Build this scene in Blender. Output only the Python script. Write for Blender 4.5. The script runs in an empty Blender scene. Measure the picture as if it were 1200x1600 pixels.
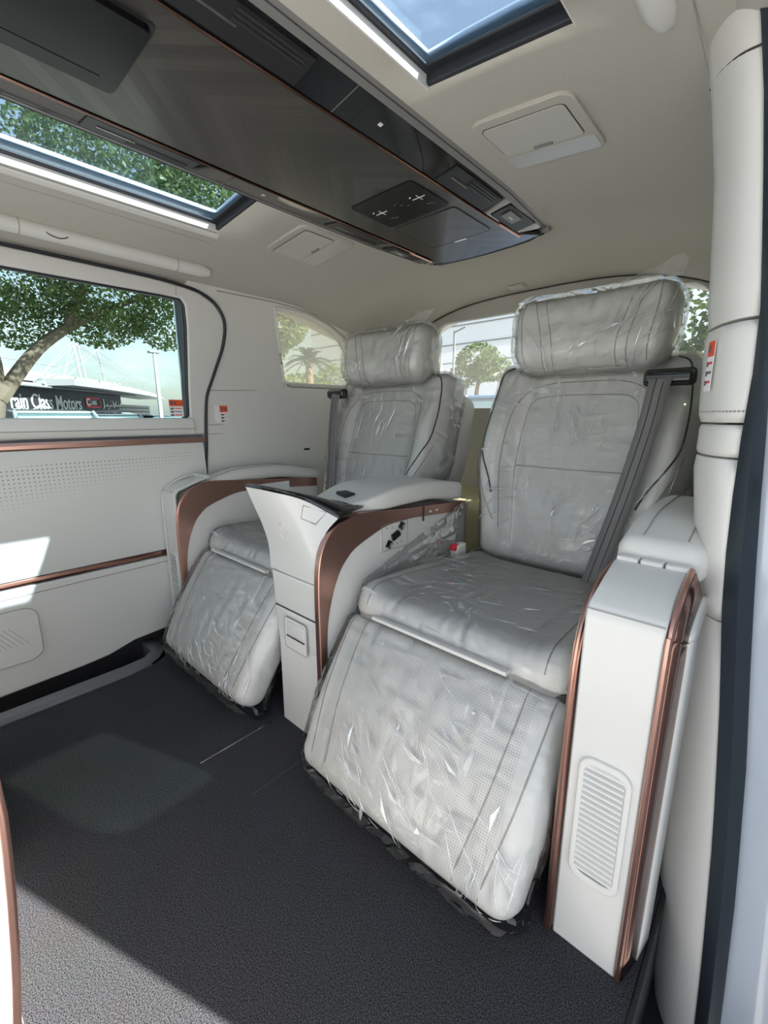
import bpy, bmesh, math, random
from mathutils import Vector as V, Matrix, noise
random.seed(7)
PI = math.pi
scene = bpy.context.scene
COL = scene.collection

# ------------------------------------------------------------------ camera
CAM = V((.816, -.5872, .80)); F_PX = 680.; PITCH = math.radians(12.4); YAW = math.radians(42.5)
cd = bpy.data.cameras.new('camera'); cam = bpy.data.objects.new('camera', cd); COL.objects.link(cam)
cd.sensor_fit = 'VERTICAL'; cd.sensor_height = 32.0; cd.sensor_width = 24.0
cd.lens = 32.0*F_PX/1600.; cd.clip_start = .01; cd.clip_end = 500
cam.location = CAM; cam.rotation_euler = (PI/2-PITCH, 0, YAW)
scene.camera = cam

# ------------------------------------------------------------------ light
SUN_DIR = V((-1.08, -.41, -.90)).normalized()
sl = bpy.data.lights.new('sun', 'SUN'); sl.energy = 20.0; sl.angle = math.radians(.6); sl.color = (1, .965, .92)
so = bpy.data.objects.new('sun', sl); COL.objects.link(so)
so.rotation_euler = SUN_DIR.to_track_quat('-Z', 'Y').to_euler(); so.location = (4, 2, 5)

world = bpy.data.worlds.new('world'); scene.world = world; world.use_nodes = True
wn = world.node_tree; wn.nodes.clear()
def wnode(t, **k):
    n = wn.nodes.new(t)
    for a, b in k.items(): setattr(n, a, b)
    return n
sky = wnode('ShaderNodeTexSky', sky_type='NISHITA'); sky.sun_disc = False
sky.sun_elevation = math.radians(38); sky.sun_rotation = math.radians(68.7); sky.dust_density = 2.0; sky.air_density = 1.2
tc = wnode('ShaderNodeTexCoord'); mp = wnode('ShaderNodeMapping'); mp.inputs['Scale'].default_value = (1.2, 1.2, 3)
nz = wnode('ShaderNodeTexNoise'); nz.inputs['Scale'].default_value = 2.2; nz.inputs['Detail'].default_value = 6; nz.inputs['Roughness'].default_value = .6
cr = wnode('ShaderNodeValToRGB'); cr.color_ramp.elements[0].position = .45; cr.color_ramp.elements[1].position = .8
cr.color_ramp.elements[0].color = (.20, .20, .20, 1); cr.color_ramp.elements[1].color = (.75, .75, .75, 1)
mx = wnode('ShaderNodeMixRGB'); mx.inputs[2].default_value = (12.5, 13.2, 14., 1)
bg = wnode('ShaderNodeBackground'); bg.inputs['Strength'].default_value = .19
wo = wnode('ShaderNodeOutputWorld')
L = wn.links.new
L(tc.outputs['Generated'], mp.inputs['Vector']); L(mp.outputs[0], nz.inputs['Vector']); L(nz.outputs['Fac'], cr.inputs[0])
L(cr.outputs[0], mx.inputs[0]); L(sky.outputs[0], mx.inputs[1]); L(mx.outputs[0], bg.inputs[0]); L(bg.outputs[0], wo.inputs[0])

vs = scene.view_settings
vs.view_transform = 'Standard'; vs.look = 'None'; vs.gamma = 1; vs.use_curve_mapping = False
vs.exposure = 0.42
scene.cycles.max_bounces = 14; scene.cycles.diffuse_bounces = 7; scene.cycles.transparent_max_bounces = 24
scene.cycles.caustics_reflective = False; scene.cycles.caustics_refractive = False
scene.cycles.sample_clamp_indirect = 4

# ------------------------------------------------------------------ materials
MATS = {}
def mat(name, col=(.8, .8, .8), rough=.5, metal=0., spec=.5, bump=0., bscale=200., emit=None, coat=0., vary=0., vscale=3.):
    m = bpy.data.materials.new(name); m.use_nodes = True; nt = m.node_tree
    b = nt.nodes['Principled BSDF']
    b.inputs['Base Color'].default_value = (*col, 1); b.inputs['Roughness'].default_value = rough
    b.inputs['Metallic'].default_value = metal; b.inputs['Specular IOR Level'].default_value = spec
    b.inputs['Coat Weight'].default_value = coat
    if emit:
        b.inputs['Emission Color'].default_value = (*emit[0], 1); b.inputs['Emission Strength'].default_value = emit[1]
    if bump or vary:
        t = nt.nodes.new('ShaderNodeTexCoord')
    if bump:
        n = nt.nodes.new('ShaderNodeTexNoise'); n.inputs['Scale'].default_value = bscale; n.inputs['Detail'].default_value = 3
        u = nt.nodes.new('ShaderNodeBump'); u.inputs['Strength'].default_value = bump; u.inputs['Distance'].default_value = .002
        nt.links.new(t.outputs['Object'], n.inputs['Vector']); nt.links.new(n.outputs['Fac'], u.inputs['Height'])
        nt.links.new(u.outputs[0], b.inputs['Normal'])
    if vary:
        n = nt.nodes.new('ShaderNodeTexNoise'); n.inputs['Scale'].default_value = vscale; n.inputs['Detail'].default_value = 5
        r = nt.nodes.new('ShaderNodeMixRGB'); r.inputs[1].default_value = (*[c*(1-vary) for c in col], 1); r.inputs[2].default_value = (*[min(1, c*(1+vary)) for c in col], 1)
        nt.links.new(t.outputs['Object'], n.inputs['Vector']); nt.links.new(n.outputs['Fac'], r.inputs[0]); nt.links.new(r.outputs[0], b.inputs['Base Color'])
    MATS[name] = m
    return m

mat('leather', (.70, .69, .66), .42, bump=.10, bscale=420)
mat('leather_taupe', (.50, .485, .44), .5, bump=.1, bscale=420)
mat('headliner', (.50, .483, .435), .95, spec=.1, bump=.25, bscale=500)
mat('ivory', (.71, .70, .675), .35, bump=.02, bscale=600)
mat('ivory_gloss', (.68, .675, .655), .22)
mat('door_soft', (.70, .695, .665), .5, bump=.06, bscale=500)
mat('copper', (.58, .345, .285), .33, metal=1.)
mat('copper_dark', (.27, .145, .115), .2, metal=1.)
mat('gloss_black', (.008, .008, .01), .06, coat=.5)
mat('black', (.018, .018, .02), .5)
mat('rubber', (.02, .022, .028), .55, bump=.1, bscale=300)
mat('cargo_olive', (.60, .56, .36), .6)
mat('rail_grey', (.20, .20, .195), .45)
mat('grey_dark', (.035, .035, .037), .4)
mat('grey_trim', (.13, .135, .145), .4)
mat('seam', (.36, .345, .31), .8)
mat('seam_dark', (.05, .048, .045), .7)
mat('belt', (.23, .22, .225), .65, bump=.5, bscale=900)
mat('seal_navy', (.022, .033, .045), .5)
mat('red', (.75, .03, .05), .4)
mat('orange', (.80, .10, .03), .5)
mat('sticker', (.85, .85, .85), .5)
mat('ink', (.16, .10, .14), .6)
mat('lamp_plastic', (.52, .505, .46), .5)
mat('screen_glass', (.006, .006, .008), .25, spec=.25)
mat('chrome', (.8, .8, .8), .15, metal=1.)
mat('white_mark', (.8, .8, .8), .5)
mat('paint', (.56, .63, .73), .15, coat=1.)
mat('lamp_lens', (.46, .455, .42), .3)
mat('asphalt', (.30, .29, .275), .9, vary=.15, vscale=2)
mat('bark', (.13, .105, .08), .9, bump=1., bscale=12, vary=.3, vscale=8)
mat('palm_bark', (.25, .19, .13), .9, bump=1., bscale=12)
mat('building_white', (.36, .37, .385), .6)
mat('building_grey', (.20, .21, .22), .6)
mat('sign_face', (.025, .025, .03), .4)
mat('shop_dark', (.05, .06, .065), .2)
mat('haze_wall', (.80, .82, .84), .8)
mat('car_silver', (.30, .36, .38), .25, metal=.3, coat=1.)
mat('car_dark', (.03, .045, .06), .25, coat=1.)
mat('car_blue', (.16, .30, .52), .25, coat=1.)
mat('car_white', (.75, .77, .8), .25, coat=1.)
mat('car_glass', (.10, .16, .18), .08)
mat('tyre', (.02, .02, .02), .8)

def leaf_mat(name, a, b):
    m = bpy.data.materials.new(name); m.use_nodes = True; nt = m.node_tree; p = nt.nodes['Principled BSDF']
    g = nt.nodes.new('ShaderNodeTexCoord'); n = nt.nodes.new('ShaderNodeTexNoise'); n.inputs['Scale'].default_value = 3.
    n.inputs['Detail'].default_value = 6
    r = nt.nodes.new('ShaderNodeMixRGB'); r.inputs[1].default_value = (*a, 1); r.inputs[2].default_value = (*b, 1)
    nt.links.new(g.outputs['Object'], n.inputs['Vector']); nt.links.new(n.outputs['Fac'], r.inputs[0])
    nt.links.new(r.outputs[0], p.inputs['Base Color']); p.inputs['Roughness'].default_value = .5
    t = nt.nodes.new('ShaderNodeBsdfTranslucent'); nt.links.new(r.outputs[0], t.inputs[0])
    mxs = nt.nodes.new('ShaderNodeMixShader'); mxs.inputs[0].default_value = .4
    nt.links.new(p.outputs[0], mxs.inputs[1]); nt.links.new(t.outputs[0], mxs.inputs[2])
    nt.links.new(mxs.outputs[0], nt.nodes['Material Output'].inputs[0]); MATS[name] = m
leaf_mat('leaf', (.03, .075, .025), (.15, .21, .055))
leaf_mat('leaf_pale', (.10, .17, .05), (.28, .33, .11))
leaf_mat('leaf_palm', (.03, .05, .02), (.08, .10, .04))

def glass_mat(name, tint, refl=.5, veil=0., veil_col=(.8, .78, .68)):
    m = bpy.data.materials.new(name); m.use_nodes = True; nt = m.node_tree; nt.nodes.clear()
    t = nt.nodes.new('ShaderNodeBsdfTransparent'); t.inputs[0].default_value = (*tint, 1)
    g = nt.nodes.new('ShaderNodeBsdfGlossy'); g.inputs['Roughness'].default_value = .01; g.inputs['Color'].default_value = (.8, .85, .85, 1)
    fr = nt.nodes.new('ShaderNodeFresnel'); fr.inputs['IOR'].default_value = 1.45
    ml = nt.nodes.new('ShaderNodeMath'); ml.operation = 'MULTIPLY'; ml.inputs[1].default_value = refl
    s = nt.nodes.new('ShaderNodeMixShader'); o = nt.nodes.new('ShaderNodeOutputMaterial')
    nt.links.new(fr.outputs[0], ml.inputs[0]); nt.links.new(ml.outputs[0], s.inputs[0])
    src = t.outputs[0]
    if veil:
        d = nt.nodes.new('ShaderNodeBsdfTranslucent'); d.inputs[0].default_value = (*veil_col, 1)
        s2 = nt.nodes.new('ShaderNodeMixShader'); s2.inputs[0].default_value = veil
        nt.links.new(t.outputs[0], s2.inputs[1]); nt.links.new(d.outputs[0], s2.inputs[2]); src = s2.outputs[0]
    nt.links.new(src, s.inputs[1]); nt.links.new(g.outputs[0], s.inputs[2]); nt.links.new(s.outputs[0], o.inputs[0])
    MATS[name] = m
glass_mat('glass_side', (.46, .56, .54), .3)
glass_mat('glass_dark', (.20, .245, .215), .5)
glass_mat('glass_quarter', (.70, .70, .62), .3, veil=.22, veil_col=(.95, .93, .84))
glass_mat('glass_rear', (.80, .82, .82), .4, veil=.05)
glass_mat('glass_roof', (.64, .72, .78), .12)

def film_mat(name='film', base=.0):
    m = bpy.data.materials.new(name); m.use_nodes = True; nt = m.node_tree; nt.nodes.clear()
    N = nt.nodes.new; LK = nt.links.new
    tcn = N('ShaderNodeTexCoord')
    mp1 = N('ShaderNodeMapping'); mp1.inputs['Scale'].default_value = (13, 48, 48); mp1.inputs['Rotation'].default_value = (.5, .3, .6)
    mp2 = N('ShaderNodeMapping'); mp2.inputs['Scale'].default_value = (46, 12, 14); mp2.inputs['Rotation'].default_value = (.1, .7, -.5)
    a = N('ShaderNodeTexNoise'); a.noise_type = 'RIDGED_MULTIFRACTAL'; a.inputs['Scale'].default_value = .55; a.inputs['Detail'].default_value = 4
    b = N('ShaderNodeTexNoise'); b.noise_type = 'RIDGED_MULTIFRACTAL'; b.inputs['Scale'].default_value = .6; b.inputs['Detail'].default_value = 3
    for q in (a, b):
        q.inputs['Distortion'].default_value = .6
    LK(tcn.outputs['Object'], mp1.inputs[0]); LK(tcn.outputs['Object'], mp2.inputs[0]); LK(mp1.outputs[0], a.inputs['Vector']); LK(mp2.outputs[0], b.inputs['Vector'])
    mxm = N('ShaderNodeMath'); mxm.operation = 'MAXIMUM'; LK(a.outputs['Fac'], mxm.inputs[0]); LK(b.outputs['Fac'], mxm.inputs[1])
    bu = N('ShaderNodeBump'); bu.inputs['Strength'].default_value = .8; bu.inputs['Distance'].default_value = .013; LK(mxm.outputs[0], bu.inputs['Height'])
    fr = N('ShaderNodeFresnel'); fr.inputs['IOR'].default_value = 1.38; LK(bu.outputs[0], fr.inputs['Normal'])
    fm = N('ShaderNodeMath'); fm.operation = 'MULTIPLY_ADD'; fm.inputs[1].default_value = .62; fm.inputs[2].default_value = .02; fm.use_clamp = True; LK(fr.outputs[0], fm.inputs[0])
    tr = N('ShaderNodeBsdfTransparent'); tr.inputs[0].default_value = (.99, .99, .99, 1)
    gl = N('ShaderNodeBsdfGlossy'); gl.inputs['Roughness'].default_value = .06; gl.inputs['Color'].default_value = (1, 1, 1, 1); LK(bu.outputs[0], gl.inputs['Normal'])
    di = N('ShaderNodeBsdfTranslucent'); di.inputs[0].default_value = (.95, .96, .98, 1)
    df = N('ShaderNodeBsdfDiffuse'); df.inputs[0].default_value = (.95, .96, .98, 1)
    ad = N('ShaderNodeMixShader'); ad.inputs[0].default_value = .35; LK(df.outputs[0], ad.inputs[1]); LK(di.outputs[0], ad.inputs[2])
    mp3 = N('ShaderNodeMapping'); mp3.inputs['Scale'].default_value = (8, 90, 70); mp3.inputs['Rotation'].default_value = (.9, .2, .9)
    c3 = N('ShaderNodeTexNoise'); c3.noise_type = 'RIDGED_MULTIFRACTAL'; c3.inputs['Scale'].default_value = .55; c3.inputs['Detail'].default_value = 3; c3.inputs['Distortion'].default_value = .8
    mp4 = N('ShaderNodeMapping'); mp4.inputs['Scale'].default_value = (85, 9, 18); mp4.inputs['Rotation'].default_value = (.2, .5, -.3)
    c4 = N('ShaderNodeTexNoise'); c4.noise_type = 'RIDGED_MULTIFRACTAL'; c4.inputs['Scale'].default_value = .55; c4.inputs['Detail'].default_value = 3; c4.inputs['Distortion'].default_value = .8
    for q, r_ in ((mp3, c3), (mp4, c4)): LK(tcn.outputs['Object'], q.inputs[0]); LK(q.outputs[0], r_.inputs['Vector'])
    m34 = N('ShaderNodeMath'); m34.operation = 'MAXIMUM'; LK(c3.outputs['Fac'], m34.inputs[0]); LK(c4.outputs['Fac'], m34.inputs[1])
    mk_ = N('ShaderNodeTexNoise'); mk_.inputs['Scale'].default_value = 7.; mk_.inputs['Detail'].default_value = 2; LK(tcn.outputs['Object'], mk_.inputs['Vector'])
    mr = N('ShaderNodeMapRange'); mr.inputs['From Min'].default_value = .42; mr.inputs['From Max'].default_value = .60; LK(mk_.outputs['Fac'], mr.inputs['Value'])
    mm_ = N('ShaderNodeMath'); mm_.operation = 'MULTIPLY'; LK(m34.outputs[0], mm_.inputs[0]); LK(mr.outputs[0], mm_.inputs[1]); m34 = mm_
    rp = N('ShaderNodeMapRange'); rp.inputs['From Min'].default_value = .25; rp.inputs['From Max'].default_value = .44  # white streaks in the film colour stand in for glints on the crumples
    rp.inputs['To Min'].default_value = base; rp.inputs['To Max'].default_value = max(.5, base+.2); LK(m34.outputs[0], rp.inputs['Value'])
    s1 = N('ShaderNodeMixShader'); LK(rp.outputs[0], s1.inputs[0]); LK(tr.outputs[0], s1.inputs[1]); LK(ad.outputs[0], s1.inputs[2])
    s2 = N('ShaderNodeMixShader'); LK(fm.outputs[0], s2.inputs[0]); LK(s1.outputs[0], s2.inputs[1]); LK(gl.outputs[0], s2.inputs[2])
    o = N('ShaderNodeOutputMaterial'); LK(s2.outputs[0], o.inputs[0]); MATS[name] = m
film_mat(); film_mat('film_loose', .38)

def perf_mat(name, base, half, pitch=.0044, dark=.68, vmin=-9, vmax=9):
    """leather with a fine punched pattern inside |U| < half of the sewn panel"""
    m = bpy.data.materials.new(name); m.use_nodes = True; nt = m.node_tree; p = nt.nodes['Principled BSDF']
    N = nt.nodes.new; LK = nt.links.new
    uv = N('ShaderNodeUVMap'); sx = N('ShaderNodeSeparateXYZ'); LK(uv.outputs[0], sx.inputs[0])
    def mth(op, a, b=None):
        q = N('ShaderNodeMath'); q.operation = op
        if hasattr(a, 'links'): LK(a, q.inputs[0])
        else: q.inputs[0].default_value = a
        if b is not None:
            if hasattr(b, 'links'): LK(b, q.inputs[1])
            else: q.inputs[1].default_value = b
        return q.outputs[0]
    k = PI/pitch
    d = mth('MULTIPLY', mth('SINE', mth('MULTIPLY', sx.outputs[0], k)), mth('SINE', mth('MULTIPLY', sx.outputs[1], k)))
    dots = mth('GREATER_THAN', mth('ABSOLUTE', d), .62)
    mk = mth('MULTIPLY', dots, mth('LESS_THAN', mth('ABSOLUTE', sx.outputs[0]), half))
    mk = mth('MULTIPLY', mk, mth('GREATER_THAN', sx.outputs[1], vmin)); mk = mth('MULTIPLY', mk, mth('LESS_THAN', sx.outputs[1], vmax))
    r = N('ShaderNodeMixRGB'); LK(mk, r.inputs[0]); r.inputs[1].default_value = (*base, 1); r.inputs[2].default_value = (*[c*dark for c in base], 1)
    LK(r.outputs[0], p.inputs['Base Color']); p.inputs['Roughness'].default_value = .45
    bu = N('ShaderNodeBump'); bu.invert = True; bu.inputs['Strength'].default_value = .4; bu.inputs['Distance'].default_value = .001; LK(mk, bu.inputs['Height']); LK(bu.outputs[0], p.inputs['Normal'])
    MATS[name] = m
LEA = (.70, .69, .66)
perf_mat('leather_foot', LEA, .205); perf_mat('leather_seat', LEA, .20, vmin=.02); perf_mat('leather_back', LEA, .145)

def carpet_mat():
    m = mat('carpet', (.03, .03, .035), 1., spec=.05); nt = m.node_tree; p = nt.nodes['Principled BSDF']; N = nt.nodes.new; LK = nt.links.new
    t = N('ShaderNodeTexCoord'); n = N('ShaderNodeTexNoise'); n.inputs['Scale'].default_value = 540; n.inputs['Detail'].default_value = 2; n.inputs['Roughness'].default_value = .7
    n2 = N('ShaderNodeTexNoise'); n2.inputs['Scale'].default_value = 7; n2.inputs['Detail'].default_value = 4
    LK(t.outputs['Object'], n.inputs['Vector']); LK(t.outputs['Object'], n2.inputs['Vector'])
    r = N('ShaderNodeValToRGB'); r.color_ramp.elements[0].position = .36; r.color_ramp.elements[1].position = .72
    r.color_ramp.elements[0].color = (.011, .0115, .015, 1); r.color_ramp.elements[1].color = (.145, .146, .166, 1)
    LK(n.outputs['Fac'], r.inputs[0])
    mm = N('ShaderNodeMixRGB'); mm.blend_type = 'MULTIPLY'; mm.inputs[0].default_value = .3
    LK(r.outputs[0], mm.inputs[1]); LK(n2.outputs['Color'], mm.inputs[2])
    hs = N('ShaderNodeHueSaturation'); hs.inputs['Saturation'].default_value = .6; LK(mm.outputs[0], hs.inputs['Color']); LK(hs.outputs[0], p.inputs['Base Color'])
    bu = N('ShaderNodeBump'); bu.inputs['Strength'].default_value = .9; bu.inputs['Distance'].default_value = .004; LK(n.outputs['Fac'], bu.inputs['Height']); LK(bu.outputs[0], p.inputs['Normal'])
carpet_mat()

def wood_mat():
    """dark lacquered herringbone veneer"""
    m = mat('wood', (.05, .045, .04), .3, coat=.08); nt = m.node_tree; p = nt.nodes['Principled BSDF']; N = nt.nodes.new; LK = nt.links.new
    t = N('ShaderNodeTexCoord'); s = N('ShaderNodeSeparateXYZ'); LK(t.outputs['Object'], s.inputs[0])
    def mth(op, a, b=None):
        q = N('ShaderNodeMath'); q.operation = op
        for i, x in enumerate((a, b)):
            if x is None: continue
            if hasattr(x, 'links'): LK(x, q.inputs[i])
            else: q.inputs[i].default_value = x
        return q.outputs[0]
    ax = mth('ABSOLUTE', mth('SUBTRACT', s.outputs[0], .01))
    st = mth('SUBTRACT', s.outputs[1], ax)
    idx = mth('FLOOR', mth('DIVIDE', st, .034)); fr = mth('FRACT', mth('DIVIDE', st, .034))
    w = N('ShaderNodeTexWhiteNoise'); w.noise_dimensions = '1D'; LK(idx, w.inputs['W'])
    cb = N('ShaderNodeCombineXYZ'); LK(mth('MULTIPLY', st, 160), cb.inputs[0]); LK(mth('MULTIPLY', s.outputs[0], 9), cb.inputs[1])
    n = N('ShaderNodeTexNoise'); n.inputs['Scale'].default_value = 1.; n.inputs['Detail'].default_value = 4; LK(cb.outputs[0], n.inputs['Vector'])
    line = mth('LESS_THAN', fr, .05)
    v = mth('ADD', mth('MULTIPLY', w.outputs['Value'], .5), mth('MULTIPLY', n.outputs['Fac'], .5))
    v = mth('SUBTRACT', v, mth('MULTIPLY', line, .35))
    r = N('ShaderNodeValToRGB'); r.color_ramp.elements[0].position = .1; r.color_ramp.elements[1].position = .9
    r.color_ramp.elements[0].color = (.030, .028, .025, 1); r.color_ramp.elements[1].color = (.078, .072, .065, 1)
    LK(v, r.inputs[0]); LK(r.outputs[0], p.inputs['Base Color'])
wood_mat()

def door_perf_mat():
    m = mat('door_perf', (.70, .695, .665), .5); nt = m.node_tree; p = nt.nodes['Principled BSDF']; N = nt.nodes.new; LK = nt.links.new
    t = N('ShaderNodeTexCoord'); s = N('ShaderNodeSeparateXYZ'); LK(t.outputs['Object'], s.inputs[0])
    def mth(op, a, b=None):
        q = N('ShaderNodeMath'); q.operation = op
        for i, x in enumerate((a, b)):
            if x is None: continue
            if hasattr(x, 'links'): LK(x, q.inputs[i])
            else: q.inputs[i].default_value = x
        return q.outputs[0]
    y, z = mth('ADD', s.outputs[1], -.3), s.outputs[2]
    fy = mth('SUBTRACT', mth('FRACT', mth('DIVIDE', y, .0115)), .5); fz = mth('SUBTRACT', mth('FRACT', mth('DIVIDE', z, .0115)), .5)
    rr = mth('ADD', mth('MULTIPLY', fy, fy), mth('MULTIPLY', fz, fz))
    # holes shrink from the top row downwards, and end along a slanting line
    lim = mth('MULTIPLY', mth('SUBTRACT', z, mth('ADD', mth('MULTIPLY', y, .19), .605)), .32)
    d = mth('LESS_THAN', rr, mth('MINIMUM', lim, .030))
    d = mth('MULTIPLY', d, mth('LESS_THAN', z, mth('ADD', mth('MULTIPLY', y, .03), .672))); d = mth('MULTIPLY', d, mth('LESS_THAN', y, .115))
    r = N('ShaderNodeMixRGB'); LK(d, r.inputs[0]); r.inputs[1].default_value = (.70, .695, .665, 1); r.inputs[2].default_value = (.24, .235, .22, 1)
    LK(r.outputs[0], p.inputs['Base Color'])
door_perf_mat()

# ------------------------------------------------------------------ mesh helpers
def worldloc(o):
    l = V((0, 0, 0))
    while o: l += o.location; o = o.parent
    return l
def mk(name, verts, faces, m, parent=None, smooth=True, bevel=0., seg=2, uv=None, sharp=40, solid=0., recalc=True, subd=0):
    me = bpy.data.meshes.new(name)
    off = worldloc(parent) if parent else V((0, 0, 0))
    me.from_pydata([tuple(V(v)-off) for v in verts], [], faces)
    if recalc:
        bm = bmesh.new(); bm.from_mesh(me); bmesh.ops.recalc_face_normals(bm, faces=bm.faces); bm.to_mesh(me); bm.free()
    if uv:
        ul = me.uv_layers.new(name='UVMap')
        for lp in me.loops: ul.data[lp.index].uv = uv[lp.vertex_index]
    me.materials.append(MATS[m])
    if smooth:
        me.shade_smooth()
        try: me.set_sharp_from_angle(angle=math.radians(sharp))
        except Exception: pass
    o = bpy.data.objects.new(name, me); COL.objects.link(o)
    if parent: o.parent = parent
    if solid:
        s = o.modifiers.new('solid', 'SOLIDIFY'); s.thickness = solid; s.offset = 0
    if bevel:
        b = o.modifiers.new('bevel', 'BEVEL'); b.width = bevel; b.segments = seg; b.limit_method = 'ANGLE'; b.angle_limit = math.radians(35)
        b.harden_normals = False
    if subd:
        s = o.modifiers.new('sub', 'SUBSURF'); s.levels = s.render_levels = subd
    return o
def tag(o, label, cat, group=None, kind=None):
    o['label'] = label; o['category'] = cat
    if group: o['group'] = group
    if kind: o['kind'] = kind
    return o
def thing(name, loc, label, cat, group=None, kind=None):
    o = bpy.data.objects.new(name, None); COL.objects.link(o); o.location = loc; o.empty_display_size = .1
    return tag(o, label, cat, group, kind)

class MB:
    def __init__(s): s.v = []; s.f = []
    def add(s, v, f):
        n = len(s.v); s.v += [V(x) for x in v]; s.f += [tuple(i+n for i in q) for q in f]
    def box(s, a, b):
        (x0, y0, z0), (x1, y1, z1) = a, b
        s.add([(x0,y0,z0),(x1,y0,z0),(x1,y1,z0),(x0,y1,z0),(x0,y0,z1),(x1,y0,z1),(x1,y1,z1),(x0,y1,z1)],
              [(0,3,2,1),(4,5,6,7),(0,1,5,4),(1,2,6,5),(2,3,7,6),(3,0,4,7)])
    def tube(s, path, r, n=8, closed=False, caps=True):
        path = [V(p) for p in path]; N = len(path); rings = []; prev = None
        for i, p in enumerate(path):
            if closed: t = path[(i+1) % N]-path[i-1]
            else: t = path[min(i+1, N-1)]-path[max(i-1, 0)]
            if t.length < 1e-9: t = V((0, 0, 1))
            t.normalize()
            if prev is None:
                u = t.cross(V((0, 0, 1)) if abs(t.z) < .9 else V((1, 0, 0))).normalized()
            else:
                u = prev-t*prev.dot(t); u.normalize()
            prev = u; w = t.cross(u); rr = r[i] if isinstance(r, (list, tuple)) else r
            rings.append([p+(u*math.cos(2*PI*k/n)+w*math.sin(2*PI*k/n))*rr for k in range(n)])
        vs_ = [q for R in rings for q in R]; fs = []
        M = N if closed else N-1
        for i in range(M):
            j = (i+1) % N
            for k in range(n):
                l = (k+1) % n; fs.append((i*n+k, i*n+l, j*n+l, j*n+k))
        if caps and not closed: fs += [tuple(range(n-1, -1, -1)), tuple(range((N-1)*n, N*n))]
        s.add(vs_, fs)
    def prism(s, poly, fn, a, b):
        """polygon of 2-D points extruded from a to b through fn(u, v, w)"""
        n = len(poly)
        s.add([fn(u, v, a) for u, v in poly]+[fn(u, v, b) for u, v in poly],
              [tuple(range(n)), tuple(range(2*n-1, n-1, -1))]+[(i, i+n, (i+1) % n+n, (i+1) % n) for i in range(n)])
    def ribbon(s, path, wdir, half, th=.0):
        vs_ = []; fs = []
        for i, p in enumerate(path):
            w = V(wdir[i]) if isinstance(wdir, list) else V(wdir)
            vs_ += [V(p)-w*half, V(p)+w*half]
        for i in range(len(path)-1): fs.append((2*i, 2*i+1, 2*i+3, 2*i+2))
        s.add(vs_, fs)
    def loft(s, rings, closed=True, caps=True):
        n = len(rings[0]); vs_ = [q for R in rings for q in R]; fs = []
        for i in range(len(rings)-1):
            for k in range(n if closed else n-1):
                l = (k+1) % n; fs.append((i*n+k, i*n+l, (i+1)*n+l, (i+1)*n+k))
        if caps and closed: fs += [tuple(range(n-1, -1, -1)), tuple(range((len(rings)-1)*n, len(rings)*n))]
        s.add(vs_, fs)
    def ball(s, c, r, n=10, m=6):
        c = V(c); r = V(r) if not isinstance(r, (int, float)) else V((r, r, r)); rings = []
        for i in range(m+1):
            th = PI*(i+.001)/(m+.002)
            rings.append([c+V((r.x*math.sin(th)*math.cos(2*PI*k/n), r.y*math.sin(th)*math.sin(2*PI*k/n), r.z*math.cos(th))) for k in range(n)])
        s.loft(rings)
    def build(s, name, m, parent=None, **k): return mk(name, s.v, s.f, m, parent, **k)

def rbox_data(sx, sy, sz, r, nx, ny, nz, nr=4):
    """rounded box centred on 0 with half sizes; returns (rounded point, flat point) and faces"""
    def axis(h, n):
        rr = min(r, h*.98); a = [-h+rr*(1-math.cos(PI/2*i/nr)) if False else -h+rr*i/nr for i in range(nr)]
        m = [(-h+rr)+(2*h-2*rr)*i/n for i in range(n+1)]
        return a+m+[-x for x in reversed(a)]
    A, B, Cc = axis(sx, nx), axis(sy, ny), axis(sz, nz); idx = {}; pts = []; fs = []
    def vid(i, j, k):
        key = (i, j, k)
        if key not in idx:
            p = V((A[i], B[j], Cc[k]))
            inn = V((max(-sx+r, min(sx-r, p.x)), max(-sy+r, min(sy-r, p.y)), max(-sz+r, min(sz-r, p.z))))
            d = p-inn
            q = inn+d.normalized()*r if d.length > 1e-9 else p
            idx[key] = len(pts); pts.append((q, p))
        return idx[key]
    a, b, c = len(A)-1, len(B)-1, len(Cc)-1
    for k in (0, c):
        for i in range(a):
            for j in range(b): fs.append((vid(i, j, k), vid(i+1, j, k), vid(i+1, j+1, k), vid(i, j+1, k)))
    for j in (0, b):
        for i in range(a):
            for k in range(c): fs.append((vid(i, j, k), vid(i+1, j, k), vid(i+1, j, k+1), vid(i, j, k+1)))
    for i in (0, a):
        for j in range(b):
            for k in range(c): fs.append((vid(i, j, k), vid(i, j+1, k), vid(i, j+1, k+1), vid(i, j, k+1)))
    return pts, fs
def rbox(name, c, half, r, m, parent=None, n=1, fn=None, **k):
    pts, fs = rbox_data(half[0], half[1], half[2], r, n, n, n, 3)
    vs_ = [(fn(q) if fn else q)+V(c) for q, p in pts]
    return mk(name, vs_, fs, m, parent, **k)
def sstep(a, b, x):
    t = max(0, min(1, (x-a)/(b-a))); return t*t*(3-2*t)
def rrect(x0, x1, y0, y1, r, n=5):
    o = []
    for cx, cy, a0 in ((x1-r, y1-r, 0), (x0+r, y1-r, PI/2), (x0+r, y0+r, PI), (x1-r, y0+r, 1.5*PI)):
        for i in range(n+1): a = a0+PI/2*i/n; o.append((cx+r*math.cos(a), cy+r*math.sin(a)))
    return o
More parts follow.
